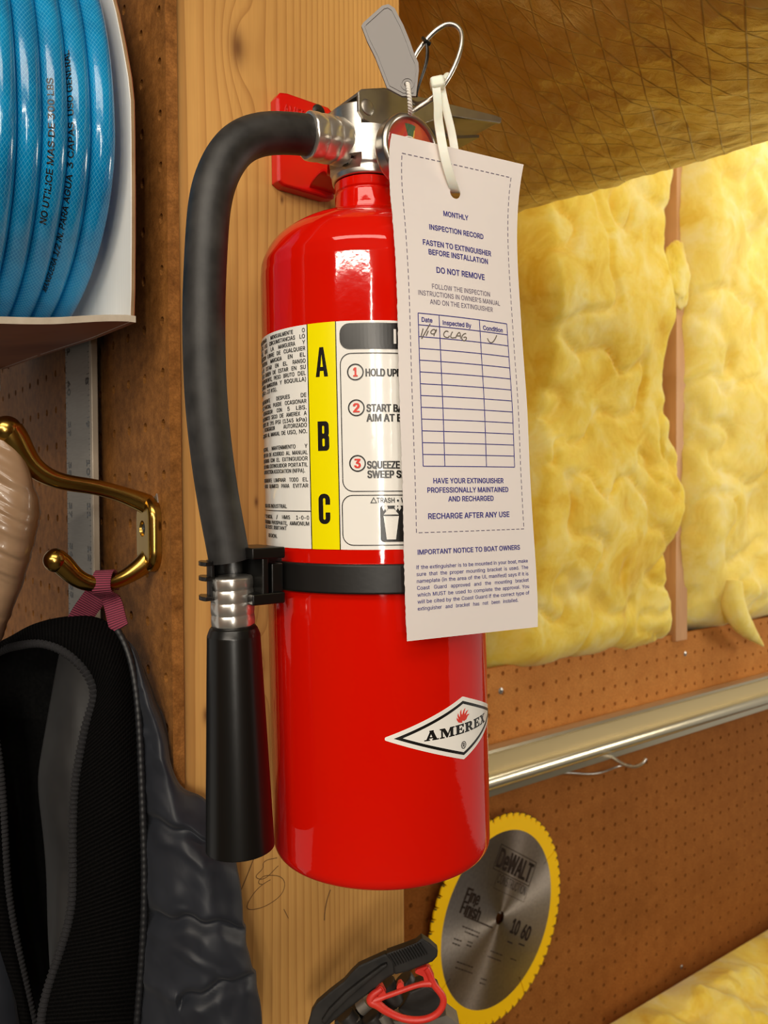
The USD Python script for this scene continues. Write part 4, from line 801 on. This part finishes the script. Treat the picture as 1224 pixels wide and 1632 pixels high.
sc_c = np.array([XL - .0058, YK - .001, onk(239, 842)[2]])
try:
    v, f = arr(bm); mm_ = m3.Manifold(m3.Mesh(np.asarray(v, np.float32), np.asarray(f, np.uint32))) - m3.Manifold.cylinder(.004, .0042, .0028, 32).rotate([0, 90, 0]).translate([sc_c[0] - .0004, sc_c[1], sc_c[2]]); bm = trimesh.Trimesh(*arr(mm_), process=False)
except Exception as e: print('hook cut', e)
obj('back_plate', bm, 'brass', hook, 40)
def arm(pts, rad, n=60):
    P = path_smooth([onk(*p) for p in pts], n); t = np.linspace(0, 1, n); x = np.linspace(0, 1, len(rad)); return tube(P, CubicSpline(x, rad)(t), 24)
def knob(m, px, py, r): s = trimesh.creation.icosphere(3, r); s.apply_translation(onk(px, py)); return cat([m, s])
obj('upper_arm', knob(arm([(252, 832), (240, 808), (218, 797), (185, 785), (150, 776), (112, 770), (78, 760), (52, 742), (34, 718), (22, 698), (14, 686)], [.0062, .0056, .0048, .0041, .0039, .0039, .0040, .0044, .0051, .0062, .0066]), 11, 686, .0068), 'brass', hook, 40)
obj('lower_arm', knob(arm([(246, 868), (238, 890), (218, 908), (190, 924), (160, 931), (132, 926), (112, 912), (99, 899), (91, 893)], [.0062, .0056, .0048, .0041, .0038, .0039, .0043, .0049, .0054]), 89, 893, .0058), 'brass', hook, 40)
ks = lambda v: sc_c + np.array([.0016, 0, 0]) - v[..., 2:3] * XA + v[..., 0:1] * YA + v[..., 1:2] * ZA
ksc = obj('screw', lathe([(0, .0012), (.002, .0010), (.0034, .0002), (.0036, -.0008), (0, -.0008)], 24, ks), 'screw_dark', hook)
obj('cross_slot', mapped(sbox(-.002, -.0004, .002, .0004).union(sbox(-.0004, -.002, .0004, .002)), lambda a, b, h: ks(np.stack([a, b, h + .0011], -1)), .0002), 'ink_black', ksc, False)

# ================================================================== STEEL RULE ON THE PARTITION
XRu = .1385
ra, rb_ = atx(106, 720, XRu), atx(147, 720, XRu); ry1, ry0 = ra[1], rb_[1]; rz0, rz1 = atx(150, 1050, XRu)[2], atx(150, 535, XRu)[2] + .05
rule = thing('metal_ruler', 'long aluminium ruler standing upright against the drilled partition', 'ruler', (XRu, ry0, rz0))
b = blk(XRu, XRu + .0030, ry0, ry1, rz0, rz1, .0003); obj('blade', b, 'ruler_metal', rule, False)
obj('front_edge', blk(XRu - .0004, XRu + .0034, ry0 - .0012, ry0 + .0030, rz0, rz1, .0005), 'ruler_edge', rule, False)
marks = []
fnr = lambda a, b, h: np.stack([XRu - h - .00005, ry0 + a, b], -1)      # a: from the front edge towards the back
inch = abs(atx(135, 735, XRu)[2] - atx(135, 803, XRu)[2]); zten = atx(135, 735, XRu)[2]
for k in range(-9, 8):
    z = zten - k * inch
    if not rz0 + .01 < z < rz1 - .01: continue
    for a, num in ((.0085, 10 + k), (ry1 - ry0 - .0075, 38 - k)):
        t = text(str(num), .0058, None, True, 'c', .0001); v = np.array(t.vertices); t.vertices = np.stack([a + .0029 - v[:, 1], z - v[:, 0] - .004, v[:, 2]], 1); marks.append(mapped(t, fnr))
    for q in range(8):
        l = .006 if q == 0 else .004 if q == 4 else .0025; zz_ = z - q * inch / 8
        for a0 in (.0032, ry1 - ry0 - l): marks.append(mapped(sbox(a0, zz_ - .0002, a0 + l, zz_ + .0002), fnr, .00008))
obj('scale_marks', cat(marks), 'ink_black', rule, False, kind='stuff')

# ================================================================== HOSE COIL IN ITS BOX
XW = .1285                                   # inner face of the box's side wall
def yz(px, py): p = atx(px, py, XW); return p[1], p[2]
front = [(206.5, 513), (208, 460), (208.5, 380), (208.5, 300), (208, 220), (207, 160), (203, 122), (194, 70), (184, 20), (171, -30), (150, -90)]
bottom = [(0, 588), (60, 566), (146, 538)]
fp = [yz(*p) for p in front]; bp_ = [yz(*p) for p in bottom]; topy = fp[-1][1]
yback = bp_[0][0]; wallp = Polygon(fp + [(yback, topy)] + bp_)
hbox = thing('hose_box', 'open white cardboard display box around the blue hose coil', 'box', (XW, fp[0][0], fp[0][1]))
sw = obj('side_panel', yzslab(wallp, XW, XW + .0005), 'card_white', hbox, False, label='white inside of the side panel')
core = obj('side_core', yzslab(wallp, XW + .0005, XW + .0019), 'card_brown', hbox, False, label='brown corrugated core of the side panel')
obj('outer_liner', yzslab(wallp, XW + .0019, XW + .0023), 'card_print', hbox, False)
# bottom panel: from the front edge back, following the side's lower edge
fl0 = np.array(aty(-90, 519, fp[0][0])); xs = np.linspace(XW + .0029, fl0[0] - .03, 30); rowsB = [fp[0]] + bp_[::-1]; zsag = np.interp(xs, [fl0[0], XW], [fl0[2] - fp[0][1], 0])
ysl = np.linspace(fp[0][0], yback, 24); zl = np.interp(ysl, [q[0] for q in rowsB], [q[1] for q in rowsB])
V = np.stack([np.stack([xs, np.full(30, y), z + zsag + .0004 * np.sin(xs * 120)], -1) for y, z in zip(ysl, zl)], 1)
m = solid_sheet(V, V + ZA * .0022); m.fix_normals(); bt = obj('bottom_panel', m, 'card_print', hbox, 30)
m = solid_sheet(V + ZA * .0023, V + ZA * .0029); m.fix_normals(); obj('bottom_liner', m, 'card_white', hbox, 30)
m = solid_sheet(V[:, :2] * [1, 1, 1] - np.array([0, .0004, 0]), V[:, :2] - np.array([0, .0004, 0]) + ZA * .0031); m.fix_normals(); obj('front_edge', m, 'card_edge', hbox, 30)
obj('side_panel', yzslab(wallp, xs[-1] - .0028, xs[-1]).apply_translation([0, 0, float(zsag[-1])]), 'card_white', hbox, False)
bkp = blk(fl0[0] - .03, XW, yback - .002, yback, fp[0][1], topy); obj('back_panel', bkp, 'card_white', hbox, False)
HR, HP = .0056, .0107
coil = thing('hose_coil', 'coil of translucent blue braided hose packed in the open white box', 'hose', (.09, .46, fp[0][1] + .003))
fm = atx(163, 200, XW - .0125); zc0_ = fm[2]; floor_z = min(zl[0], zl[3]) + float(zsag.min()) * .3
ca, cbu, cbl = .118, .125, zc0_ - max(fp[0][1], np.interp(fm[1] + .118, [q[0] for q in rowsB], [q[1] for q in rowsB])) - .0045 - HR
def loop_path(k, n=220):
    ph = np.linspace(0, 2 * np.pi, n + 1)[:-1] + np.pi; x = XW - .0125 - HP * k; yf_ = fm[1] - .0006 * k + (.001 if k % 2 else 0)
    b = np.where(np.sin(ph) > 0, cbu, cbl + .004 * 0 - (zsag_at(x)))
    return np.stack([x + .0025 * np.sin(ph * .5), yf_ + ca * (1 - np.cos(ph)), zc0_ + b * np.sin(ph)], -1)
def zsag_at(x): return float(np.interp(x, [fl0[0], XW], [fl0[2] - fp[0][1], 0]))
hose_txt = {1: 'MANGUERA 1/2 IN. PARA AGUA  3 CAPAS  USO GENERAL', 2: 'NO UTILICE MAS DE 300 LBS'}
loops = []
for k in range(8):
    P = loop_path(k); mm, uv = tube(np.vstack([P, P[:1]]), HR, 28, uv=True); L = obj('loop', mm, 'blue_pvc', coil, True, uv)
    if k in hose_txt:
        # printing runs up the front of the loop
        i = int(np.argmin(np.abs(P[:, 1] - P[:, 1].min()))); Q = P; seg_ = np.r_[0, np.cumsum(np.linalg.norm(np.diff(Q, axis=0), axis=1))]
        t = text(hose_txt[k], .0027, None, True, 'c', .0001); v = np.array(t.vertices); v[:, 0] *= 1.15
        sgn = 1. if P[i + 4, 2] > P[i, 2] else -1.
        l = seg_[i] + sgn * (v[:, 0] - (.018 if k == 2 else .03)); c3_ = np.stack([np.interp(l, seg_, Q[:, j]) for j in range(3)], -1); c4 = np.stack([np.interp(l + 1e-3, seg_, Q[:, j]) for j in range(3)], -1); T = (c4 - c3_) * sgn; T /= np.linalg.norm(T, axis=1, keepdims=True)
        out = -(ray(80, 300) / np.linalg.norm(ray(80, 300)))[None] - .55 * RH[None] * (1 if k == 1 else .4); out = out - T * (out * T).sum(1, keepdims=True); out /= np.linalg.norm(out, axis=1, keepdims=True); sd = np.cross(T, out)
        an = (v[:, 1] - .0013) / HR; w = (HR + .00005 + v[:, 2])[:, None]
        obj('printing', trimesh.Trimesh(c3_ + w * (np.cos(an)[:, None] * out - np.sin(an)[:, None] * sd), t.faces, process=False), 'ink_black', L, False)

# ================================================================== SAW BLADE
YS = .703
def ons(px, py): return aty(px, py, YS)
bc = ons(795, 1462); RS = .127; ROT = math.radians(-33)
saw = thing('saw_blade', 'round steel saw blade with a yellow toothed rim hung on the drilled wall', 'saw blade', bc)
NTH = 60; pts = []
for k in range(NTH):
    a = 2 * math.pi * k / NTH; w = 2 * math.pi / NTH
    for da, rr_ in ((0, 1.), (.3 * w, .999), (.72 * w, .990), (.76 * w, .955), (.80 * w, .945), (.85 * w, .955), (.88 * w, .998)): pts.append((RS * rr_ * math.cos(a + da), RS * rr_ * math.sin(a + da)))
tooth = Polygon(pts); slots = unary_union([affinity.rotate(sbox(.098, -.0006, .123, .0006), 23 + 90 * k, origin=(0, 0)) for k in range(4)])
SX = np.array([math.cos(math.radians(6)), math.sin(math.radians(6)), 0])
bl = lambda a, b, h: bc + np.asarray(a)[..., None] * SX + np.asarray(b)[..., None] * ZA - np.asarray(h)[..., None] * YA
plate_ = Point(0, 0).buffer(.1062, quad_segs=32).difference(Point(0, 0).buffer(.0080)).difference(slots)
obj('plate', mapped(plate_, bl, .0018), 'blade_plate', saw, False)
obj('toothed_rim', mapped(tooth.difference(Point(0, 0).buffer(.1062, quad_segs=32)).difference(slots), bl, .0019), 'blade_yellow', saw, False, label='yellow painted rim with cut teeth')
tips = unary_union([affinity.rotate(sbox(RS * .975, -.0014, RS * 1.006, .0002), 360 * k / NTH, origin=(0, 0)) for k in range(NTH)]); obj('tooth_tips', mapped(tips, bl, .0024, None, -.0003), 'carbide', saw, False)
inkb = []
def bput(poly_or_mesh, px=None, py=None, rot=ROT):
    m = extrude(poly_or_mesh, .00008) if not isinstance(poly_or_mesh, trimesh.Trimesh) else poly_or_mesh.copy()
    v = np.array(m.vertices); p = ons(px, py) - bc; c, s = math.cos(rot), math.sin(rot); m.vertices = np.stack([p[0] + c * v[:, 0] - s * v[:, 1], p[2] + s * v[:, 0] + c * v[:, 1], v[:, 2]], 1); inkb.append(mapped(m, bl, lift=.0019))
cen = lambda s, h, w=None, b=True: moved(text(s, h, w, b, 'c', .00008), 0, -h / 2)
bput(heavy(cen('DeWALT', .0225, .078), .0011), 823, 1380); bput(outline(sbox(-.043, -.0155, .043, .0155), .0011), 823, 1380)
bput(heavy(cen('Fine', .0140, .029), .0006), 747.5, 1425); bput(heavy(cen('Finish', .0140, .040), .0006), 744, 1447)
bput(cen('CONSTRUCTION', .011, .066, False), 817, 1410); bput(outline(sbox(-.036, -.0125, .036, .0125), .0005), 817, 1411)
bput(heavy(cen('10', .017, .017), .0008), 823, 1478); bput(heavy(cen('60', .017, .019), .0008), 842, 1488)
def scribble(w, h, k):
    # print too small to read in the photograph: rows of short unreadable dashes
    rows = max(1, int(h / .0035)); out = []
    for r_ in range(rows):
        x = -w / 2
        while x < w / 2 - .002:
            l = min(.002 + .004 * RNG.random(), w / 2 - x); y = (r_ + .5) * h / rows - h / 2; out.append(sbox(x, y - .0007, x + l, y + .0007)); x += l + .0012
    return unary_union(out)
for k, (px, py, w, h) in enumerate(((757, 1466, .062, .0016), (745, 1478, .040, .0045), (745, 1485, .03, .003), (720, 1496, .018, .010), (741, 1500, .010, .008), (813, 1502, .012, .002), (834, 1507, .014, .002), (733, 1532, .034, .004), (731, 1541, .036, .004), (790, 1518, .030, .003), (785, 1526, .030, .003), (765, 1561, .012, .010), (820, 1530, .016, .004))): bput(sbox(-w / 2, -h / 2, w / 2, h / 2) if h < .0025 else scribble(w, h, k), px, py)
obj('printing', cat(inkb), 'blade_ink', saw, False)
nail = ons(800, 1440)
single('nail', tube([bc + np.array([0, .024, .0066]), bc + np.array([0, -.003, .0066])], .0011, 12), 'screw_zinc', 'small nail through the arbor hole of the saw blade', 'nail')

# ================================================================== PEGBOARD HOOK AND SCREWS
ph_ = thing('pegboard_hook', 'thin wire hook sticking out of the drilled wall below the rail', 'hook', aty(985, 1215, YB))
hp0 = [aty(960, 1204, YB - .002), aty(985, 1213, YB - .035), aty(1012, 1222, YB - .062), aty(1022, 1218, YB - .070), aty(1030, 1209, YB - .074)]
obj('prong', tube(path_smooth(hp0, 40), .0021, 12), 'screw_zinc', ph_); obj('brace_wire', tube(path_smooth([aty(885, 1234, YB - .002), aty(925, 1233, YB - .004), aty(965, 1229, YB - .010), aty(990, 1220, YB - .02), aty(1008, 1221, YB - .04)], 30), .0014, 10), 'screw_zinc', ph_)
for (px, py, r), l in (((798, 1101, .0042), 'zinc screw head near the extinguisher, under the yellow insulation'), ((1092, 1042, .0040), 'zinc screw head under the gap between two insulation batts'), ((1086, 1541, .0034), 'tiny zinc screw head low on the dark part of the drilled wall')):
    c = aty(px, py, YB); s_ = thing('screw', l, 'screw', c); sT = lambda v, c=c: c + v[..., 0:1] * XA + v[..., 1:2] * ZA - v[..., 2:3] * YA
    h_ = obj('screw_head', lathe([(0, .0016), (r * .6, .0014), (r, .0004), (r, 0), (0, 0)], 20, sT), 'screw_zinc', s_); obj('slot', mapped(sbox(-r * .6, -.0004, r * .6, .0004), lambda a, b, h, c=c, sT=sT: sT(np.stack([a, b, h + .0015], -1)), .0002), 'ink_black', h_, False)
c = atx(249, 799, XL); single('paint_chip', mapped(Polygon([(-.004, -.001), (-.002, .004), (.001, .002), (.004, .003), (.003, -.003), (0, -.004)]), lambda a, b, h: np.stack([c[0] - h - .0001, c[1] + a, c[2] + b], -1), .0006), 'screw_zinc', 'ragged grey wall plug scrap just above the brass hook plate', 'wall plug', False)

# ================================================================== JACKET
def curve(pts, n=60):
    """(px, py, distance) control points -> points in the place."""
    return path_smooth(np.array([at(*p) for p in pts]), n)
def loft(curves, n=70, m=24, bulge=0., thick=.003, disp=None):
    C = np.stack([curve(c, n) for c in curves], 1); k = C.shape[1]; t = np.linspace(0, k - 1, m)
    V = np.stack([CubicSpline(np.arange(k), C[:, :, i], axis=1)(t) if k > 2 else C[:, :1, i] * (1 - t) + C[:, 1:, i] * t for i in range(3)], -1)
    V = V - FW * (bulge * np.sin(np.pi * np.linspace(0, 1, m)) ** .8)[None, :, None]
    if disp is not None: V = V - FW * disp(V, np.linspace(0, 1, n)[:, None], np.linspace(0, 1, m)[None])[..., None]
    W = V + FW * thick; W = W + (V.mean((0, 1)) - W.mean((0, 1))) * 0; ms = solid_sheet(V, W); ms.fix_normals(); return ms, V
def gridV(V): return V
J = lambda x, y: (x / 2.428, 960 + y / 2.428)
jk = thing('quilted_jacket', 'dark navy quilted jacket with a black ribbed collar hanging from the brass hook', 'jacket', at(165, 975, .40))
def jd(pts, d): return [(*J(x, y), dd) for (x, y), dd in zip(pts, d if np.ndim(d) else [d] * len(pts))]
outer = jd([(-340, 660), (-300, 430), (-190, 245), (0, 150), (110, 92), (230, 60), (340, 58), (420, 90), (470, 150), (500, 240), (522, 360), (534, 520), (545, 750), (552, 1000), (548, 1250), (530, 1500), (512, 1720)], [.40, .412, .425, .425, .415, .405, .40, .395, .391, .388, .386, .385, .384, .384, .384, .385, .386])
inner = jd([(-130, 660), (-150, 430), (-95, 265), (0, 190), (80, 165), (160, 158), (240, 185), (305, 235), (350, 295), (366, 350), (350, 430), (318, 570), (292, 720), (287, 950), (284, 1150), (240, 1330), (170, 1720)], [.395, .40, .41, .41, .40, .392, .387, .384, .383, .383, .384, .384, .384, .384, .384, .384, .385])
mid_ = [((a[0] + b[0]) / 2, (a[1] + b[1]) / 2, (a[2] + b[2]) / 2 - .010) for a, b in zip(outer, inner)]
ms, V = loft([inner, mid_, outer], 140, 40, 0, .004, lambda V, s, t: (fbm(V * 30, 3, 51) - .5) * .004)
n_, m_ = V.shape[:2]; L = np.r_[0, np.cumsum(np.linalg.norm(np.diff(V[:, m_ // 2], axis=0), axis=1))]; U = np.stack([np.tile(np.linspace(0, 1, m_), (n_, 1)), np.repeat(L[:, None], m_, 1) / .0021], -1).reshape(-1, 2)
col_ = obj('collar', ms, 'rib_knit', jk, True, np.vstack([U, U]), label='black ribbed knit collar')
Pi = V[:, 0]; T = np.gradient(Pi, axis=0); nst = 420; Pe = path_smooth(Pi, nst); wig = np.arange(nst)
obj('overlock_edge', tube(Pe - FW * .001, .0021 + .0004 * np.sin(wig * 2.1), 10), 'knit_edge', col_, 40)
# other side of the opening
left_in = jd([(-40, 420), (0, 620), (20, 900), (38, 1150), (80, 1380), (110, 1520), (150, 1720)], .392); left_out = jd([(-160, 420), (-120, 620), (-70, 900), (-45, 1150), (10, 1380), (55, 1520), (90, 1720)], .390)
mid2 = [((a[0] + b[0]) / 2, (a[1] + b[1]) / 2, a[2] - .006) for a, b in zip(left_in, left_out)]
ms, V2 = loft([left_out, mid2, left_in], 80, 20, 0, .004); n2, m2 = V2.shape[:2]; L = np.r_[0, np.cumsum(np.linalg.norm(np.diff(V2[:, 10], axis=0), axis=1))]; U = np.stack([np.tile(np.linspace(0, 1, m2), (n2, 1)), np.repeat(L[:, None], m2, 1) / .0021], -1).reshape(-1, 2)
c2_ = obj('collar', ms, 'rib_knit', jk, True, np.vstack([U, U])); obj('overlock_edge', tube(path_smooth(V2[:, -1], 240) - FW * .001, .0020 + .0004 * np.sin(np.arange(240) * 2.1), 10), 'knit_edge', c2_, 40)
ms, _ = loft([jd([(-560, 640), (-720, 900), (-760, 1300), (-740, 1720)], .415), jd([(-430, 560), (-520, 900), (-520, 1300), (-480, 1720)], .385), jd([(-250, 480), (-260, 900), (-230, 1300), (-180, 1720)], .380), jd([(-120, 420), (-80, 900), (-5, 1300), (70, 1720)], .390)], 60, 20, .006, .003, lambda V, s, t: (fbm(V * 45, 3, 61) - .5) * .010); obj('shell_front', ms, 'navy_nylon', jk)
# lining panels seen through the neck
ms, _ = loft([jd([(-260, 260), (-200, 700), (-120, 1300), (-40, 1760)], .432), jd([(120, 120), (100, 700), (100, 1300), (120, 1760)], .440), jd([(440, 120), (420, 700), (420, 1300), (360, 1760)], .425)], 60, 30, 0, .003, lambda V, s, t: (fbm(V * 25, 3, 71) - .5) * .006); obj('fleece_back', ms, 'fleece', jk, label='black fleece inside of the back')
ms, _ = loft([jd([(250, 130), (205, 330), (172, 520), (148, 680), (165, 900), (178, 1150), (185, 1300), (200, 1460)], [.412, .412, .41, .408, .408, .407, .404, .40]), jd([(380, 170), (380, 330), (350, 480), (330, 620), (315, 900), (315, 1150), (270, 1330), (220, 1470)], [.400, .398, .397, .396, .396, .396, .396, .396])], 70, 26, .004, .003, lambda V, s, t: (fbm(V * [40, 40, 12], 3, 73) - .5) * .006); obj('lining', ms, 'lining', jk, label='dark grey smooth lining')
# shell with shoulder, seams pulled in
def seams(V, s, t):
    p = V - CAM; q = p @ FW; X = 612 + FPX * (p @ RT) / q; Y = 816 - FPX * (p @ UP) / q; zx, zy = X * 2.428, (Y - 960) * 2.428
    d = np.zeros(V.shape[:2])
    for x0, y0, x1, y1 in ((560, 1228, 950, 1275), (730, 1540, 1000, 1455), (560, 850, 920, 990)):
        u = np.clip((zx - x0) / (x1 - x0), -.2, 1.2); yl = y0 + (y1 - y0) * u + 8 * np.sin(zx * .05); d -= .0045 * np.exp(-((zy - yl) / 26) ** 2) * (zx > x0 - 40)
    w = (fbm(np.stack([zx * .0075 + zy * .0030, zy * .0062 - zx * .0060, zx * 0], -1), 2, 81) - .5)
    f1 = np.sin((zy * 1. - zx * .62) * .034 + 3.2 * fbm(np.stack([zx * .006, zy * .006, zx * 0 + 2], -1), 2, 84)); k = np.clip(f1, 0, 1) ** 3 * np.clip(fbm(np.stack([zx * .008, zy * .008, zx * 0 + 9], -1), 2, 86) * 2 - .7, 0, 1)
    near = np.exp(-np.clip(zx - 560, 0, 400) / 130.)
    return d + w * .007 + k * .0030 * (.25 + near) + 0
sh_in = jd([(400, 100), (440, 160), (470, 250), (490, 370), (505, 530), (515, 760), (520, 1000), (516, 1250), (500, 1500), (480, 1760)], [.402, .399, .396, .395, .394, .393, .393, .393, .394, .395])
sh_m1 = jd([(440, 100), (510, 180), (548, 300), (580, 440), (600, 560), (620, 760), (660, 1000), (680, 1250), (690, 1500), (690, 1760)], [.398, .392, .386, .382, .380, .376, .372, .370, .370, .371])
sh_m2 = jd([(460, 120), (525, 200), (570, 320), (620, 470), (648, 590), (700, 790), (790, 1010), (830, 1250), (870, 1500), (880, 1760)], [.401, .397, .391, .386, .384, .378, .371, .368, .367, .368])
sh_out = jd([(470, 140), (535, 220), (585, 340), (640, 480), (654, 640), (700, 722), (785, 768), (838, 870), (908, 1010), (945, 1265), (985, 1460), (1003, 1760)], [.405, .402, .398, .394, .392, .390, .388, .385, .383, .381, .381, .381])
ms, _ = loft([sh_in, sh_m1, sh_m2, sh_out], 200, 90, 0, .0022, seams); obj('shell', ms, 'navy_nylon', jk, True, label='glossy navy quilted nylon shell')
pp = curve(jd([(455, 110), (497, 200), (525, 330), (540, 500), (550, 740), (558, 1000), (556, 1240), (540, 1500), (520, 1760)], [.394, .389, .386, .384, .3825, .382, .382, .383, .384]), 300)
obj('piping', tube(pp, .0017 + .00012 * np.sin(np.arange(300) * 1.3), 12), 'piping', jk, 40)
lp = path_smooth([onk(168, 932) + FW * .0062 - UP * .003, onk(168, 929) + FW * .0040 + UP * .0042, onk(168, 928) + UP * .0056, onk(168, 929) - FW * .0046 + UP * .0034, onk(169, 933) - FW * .0058 - UP * .002, at(175, 952, .3965), at(184, 978, .396), at(192, 1002, .394)], 70)
m, U = ribbon(lp, RT + UP * .05, .0092, .0011, .0012); lw_ = obj('hanging_loop', m, 'maroon_webbing', jk, True, U, label='maroon ribbed hanging loop')
lp = path_smooth([onk(163, 932) + FW * .0060 + UP * .001, at(154, 948, .4035), at(142, 964, .4045), at(130, 982, .406), at(122, 1000, .408)], 40); m, U = ribbon(lp, RT + UP * .5, .0115, .0011, .0012); obj('hanging_loop', m, 'maroon_webbing', jk, True, U)

# ================================================================== TAN PLASTIC BAG ON THE UPPER ARM
bgb = [(-190, 700, .390), (-200, 780, .392), (-205, 860, .392), (-200, 950, .392), (-190, 1060, .392)]
bgl = [(-70, 690, .372), (-70, 760, .372), (-70, 850, .372), (-70, 940, .374), (-70, 1030, .376)]; bgm = [(-10, 690, .362), (10, 745, .358), (14, 830, .357), (5, 930, .362), (-25, 1030, .368)]; bgr = [(2, 703, .374), (34, 748, .374), (58, 795, .378), (44, 890, .384), (2, 1012, .386)]
ms, _ = loft([bgb, [(x - 30, y, d - .010) for x, y, d in bgl], bgm, bgr], 110, 70, 0, .0012, lambda V, s, t: (fbm(np.stack([((V - CAM) @ UP) * 95 + ((V - CAM) @ RT) * 62, ((V - CAM) @ RT) * 9, ((V - CAM) @ UP) * 9], -1), 3, 95) - .5) * .013)
single('plastic_bag', ms, 'tan_plastic', 'shiny tan plastic bag slung over the upper arm of the brass hook', 'bag', True)

# ================================================================== CLAMP
Z5 = lambda pts: [(480 + x / 4.708, 1480 + y / 4.708) for x, y in pts]
CD = .412
cl = thing('bar_clamp', 'black hand clamp with a red trigger ring standing under the extinguisher', 'clamp', at(600, 1640, CD))
armp = Z5([(40, 760), (62, 690), (75, 630), (115, 565), (215, 480), (322, 398), (378, 332), (430, 282), (540, 232), (630, 192), (660, 200), (690, 250), (700, 290), (700, 340), (640, 372), (600, 405), (580, 440), (480, 505), (340, 610), (215, 716), (160, 760)])
obj('arm', camslab(armp, CD, .004, .001), 'clamp_black', cl, False)
rg = Z5([(150, 700), (210, 610), (330, 490), (470, 380), (600, 285), (660, 258), (640, 290), (500, 400), (350, 530), (240, 640), (180, 720)]); obj('arm_ridge', camslab(rg, CD - .0025, .003, .0006), 'clamp_black', cl, False)
padp = Z5([(632, 192), (740, 155), (862, 110), (905, 72), (962, 108), (1026, 165), (1020, 208), (985, 246), (900, 280), (800, 320), (700, 345), (692, 262)]); pad = obj('jaw_pad', camslab(padp, CD - .002, .005, .0008), 'clamp_black', cl, False, label='ribbed black jaw pad')
for k in range(13):
    a, b = np.array([655 + k * 19.5, 205 - k * 7.4]), np.array([705 + k * 19.5, 285 - k * 7.4]); q = Z5([a, a + [8, -3], b + [8, -3], b]); obj('rib', camslab(q, CD - .0034, .0018), 'clamp_black', pad, False)
RDt = CD - .002; zt5 = lambda pts, d=RDt: np.array([at(*q, d) for q in Z5(pts)])
zr = 1 / 4.708 / FPX * RDt
ringp = path_smooth(zt5([(606, 446), (575, 470), (528, 512), (520, 535), (556, 560), (610, 598), (690, 645), (770, 675), (860, 686), (950, 674), (1020, 636), (1060, 580), (1066, 525), (1040, 475), (1000, 425), (965, 350), (935, 296)]), 130)
trig = obj('trigger_ring', tube(ringp, np.interp(np.linspace(0, 1, 130), [0, .08, .14, .3, .55, .85, 1], [20, 28, 36, 27, 25, 26, 24]) * zr, 18), 'clamp_red', cl, 40)
obj('crossbar', tube(path_smooth(zt5([(540, 540), (640, 506), (760, 463), (880, 422), (975, 410)]), 40), np.interp(np.linspace(0, 1, 40), [0, .2, .8, 1], [30, 19, 20, 28]) * zr, 16), 'clamp_red', trig)
obj('hinge_web', camslab(Z5([(846, 330), (872, 306), (940, 284), (968, 302), (1000, 372), (985, 420), (930, 420), (915, 360), (880, 345)]), RDt - .0005, .004, .0008), 'clamp_red', trig, False)
obj('lug', camslab(Z5([(556, 468), (590, 430), (612, 440), (640, 498), (590, 520)]), RDt - .0005, .004, .0006), 'clamp_red', trig, False); obj('lug', camslab(Z5([(716, 445), (728, 412), (750, 402), (772, 432), (764, 462), (722, 476)]), RDt + .0005, .003, .0006), 'clamp_red', trig, False)
obj('jaw_face', camslab(Z5([(725, 612), (775, 560), (815, 480), (940, 430), (1030, 480), (1060, 560), (1030, 650), (940, 690), (820, 690)]), CD + .014, .012, .0008), 'clamp_black', cl, False)
obj('body', camslab(Z5([(560, 760), (640, 690), (760, 700), (1000, 680), (1090, 650), (1180, 720), (1200, 800), (560, 800)]), CD + .013, .012, .001), 'clamp_grey', cl, False)
for (x0, y0), (x1, y1), r, mt in (((620, 410), (690, 560), .0062, 'clamp_black'), ((760, 380), (790, 420), .0058, 'clamp_black'), ((440, 600), (500, 545), .004, 'clamp_grey'), ((330, 640), (420, 760), .005, 'clamp_black'), ((520, 650), (600, 770), .0055, 'clamp_black'), ((590, 640), (660, 760), .004, 'clamp_grey'), ((380, 690), (440, 800), .0045, 'clamp_grey')):
    a, b = Z5([(x0, y0), (x1, y1)]); obj('spring_pin', tube([at(*a, CD + .012), at(*b, CD + .012)], r, 16), mt, cl)
obj('bar', camslab(Z5([(250, 700), (420, 600), (620, 560), (700, 620), (640, 760), (250, 800)]), CD + .020, .006, .0006), 'clamp_black', cl, False)
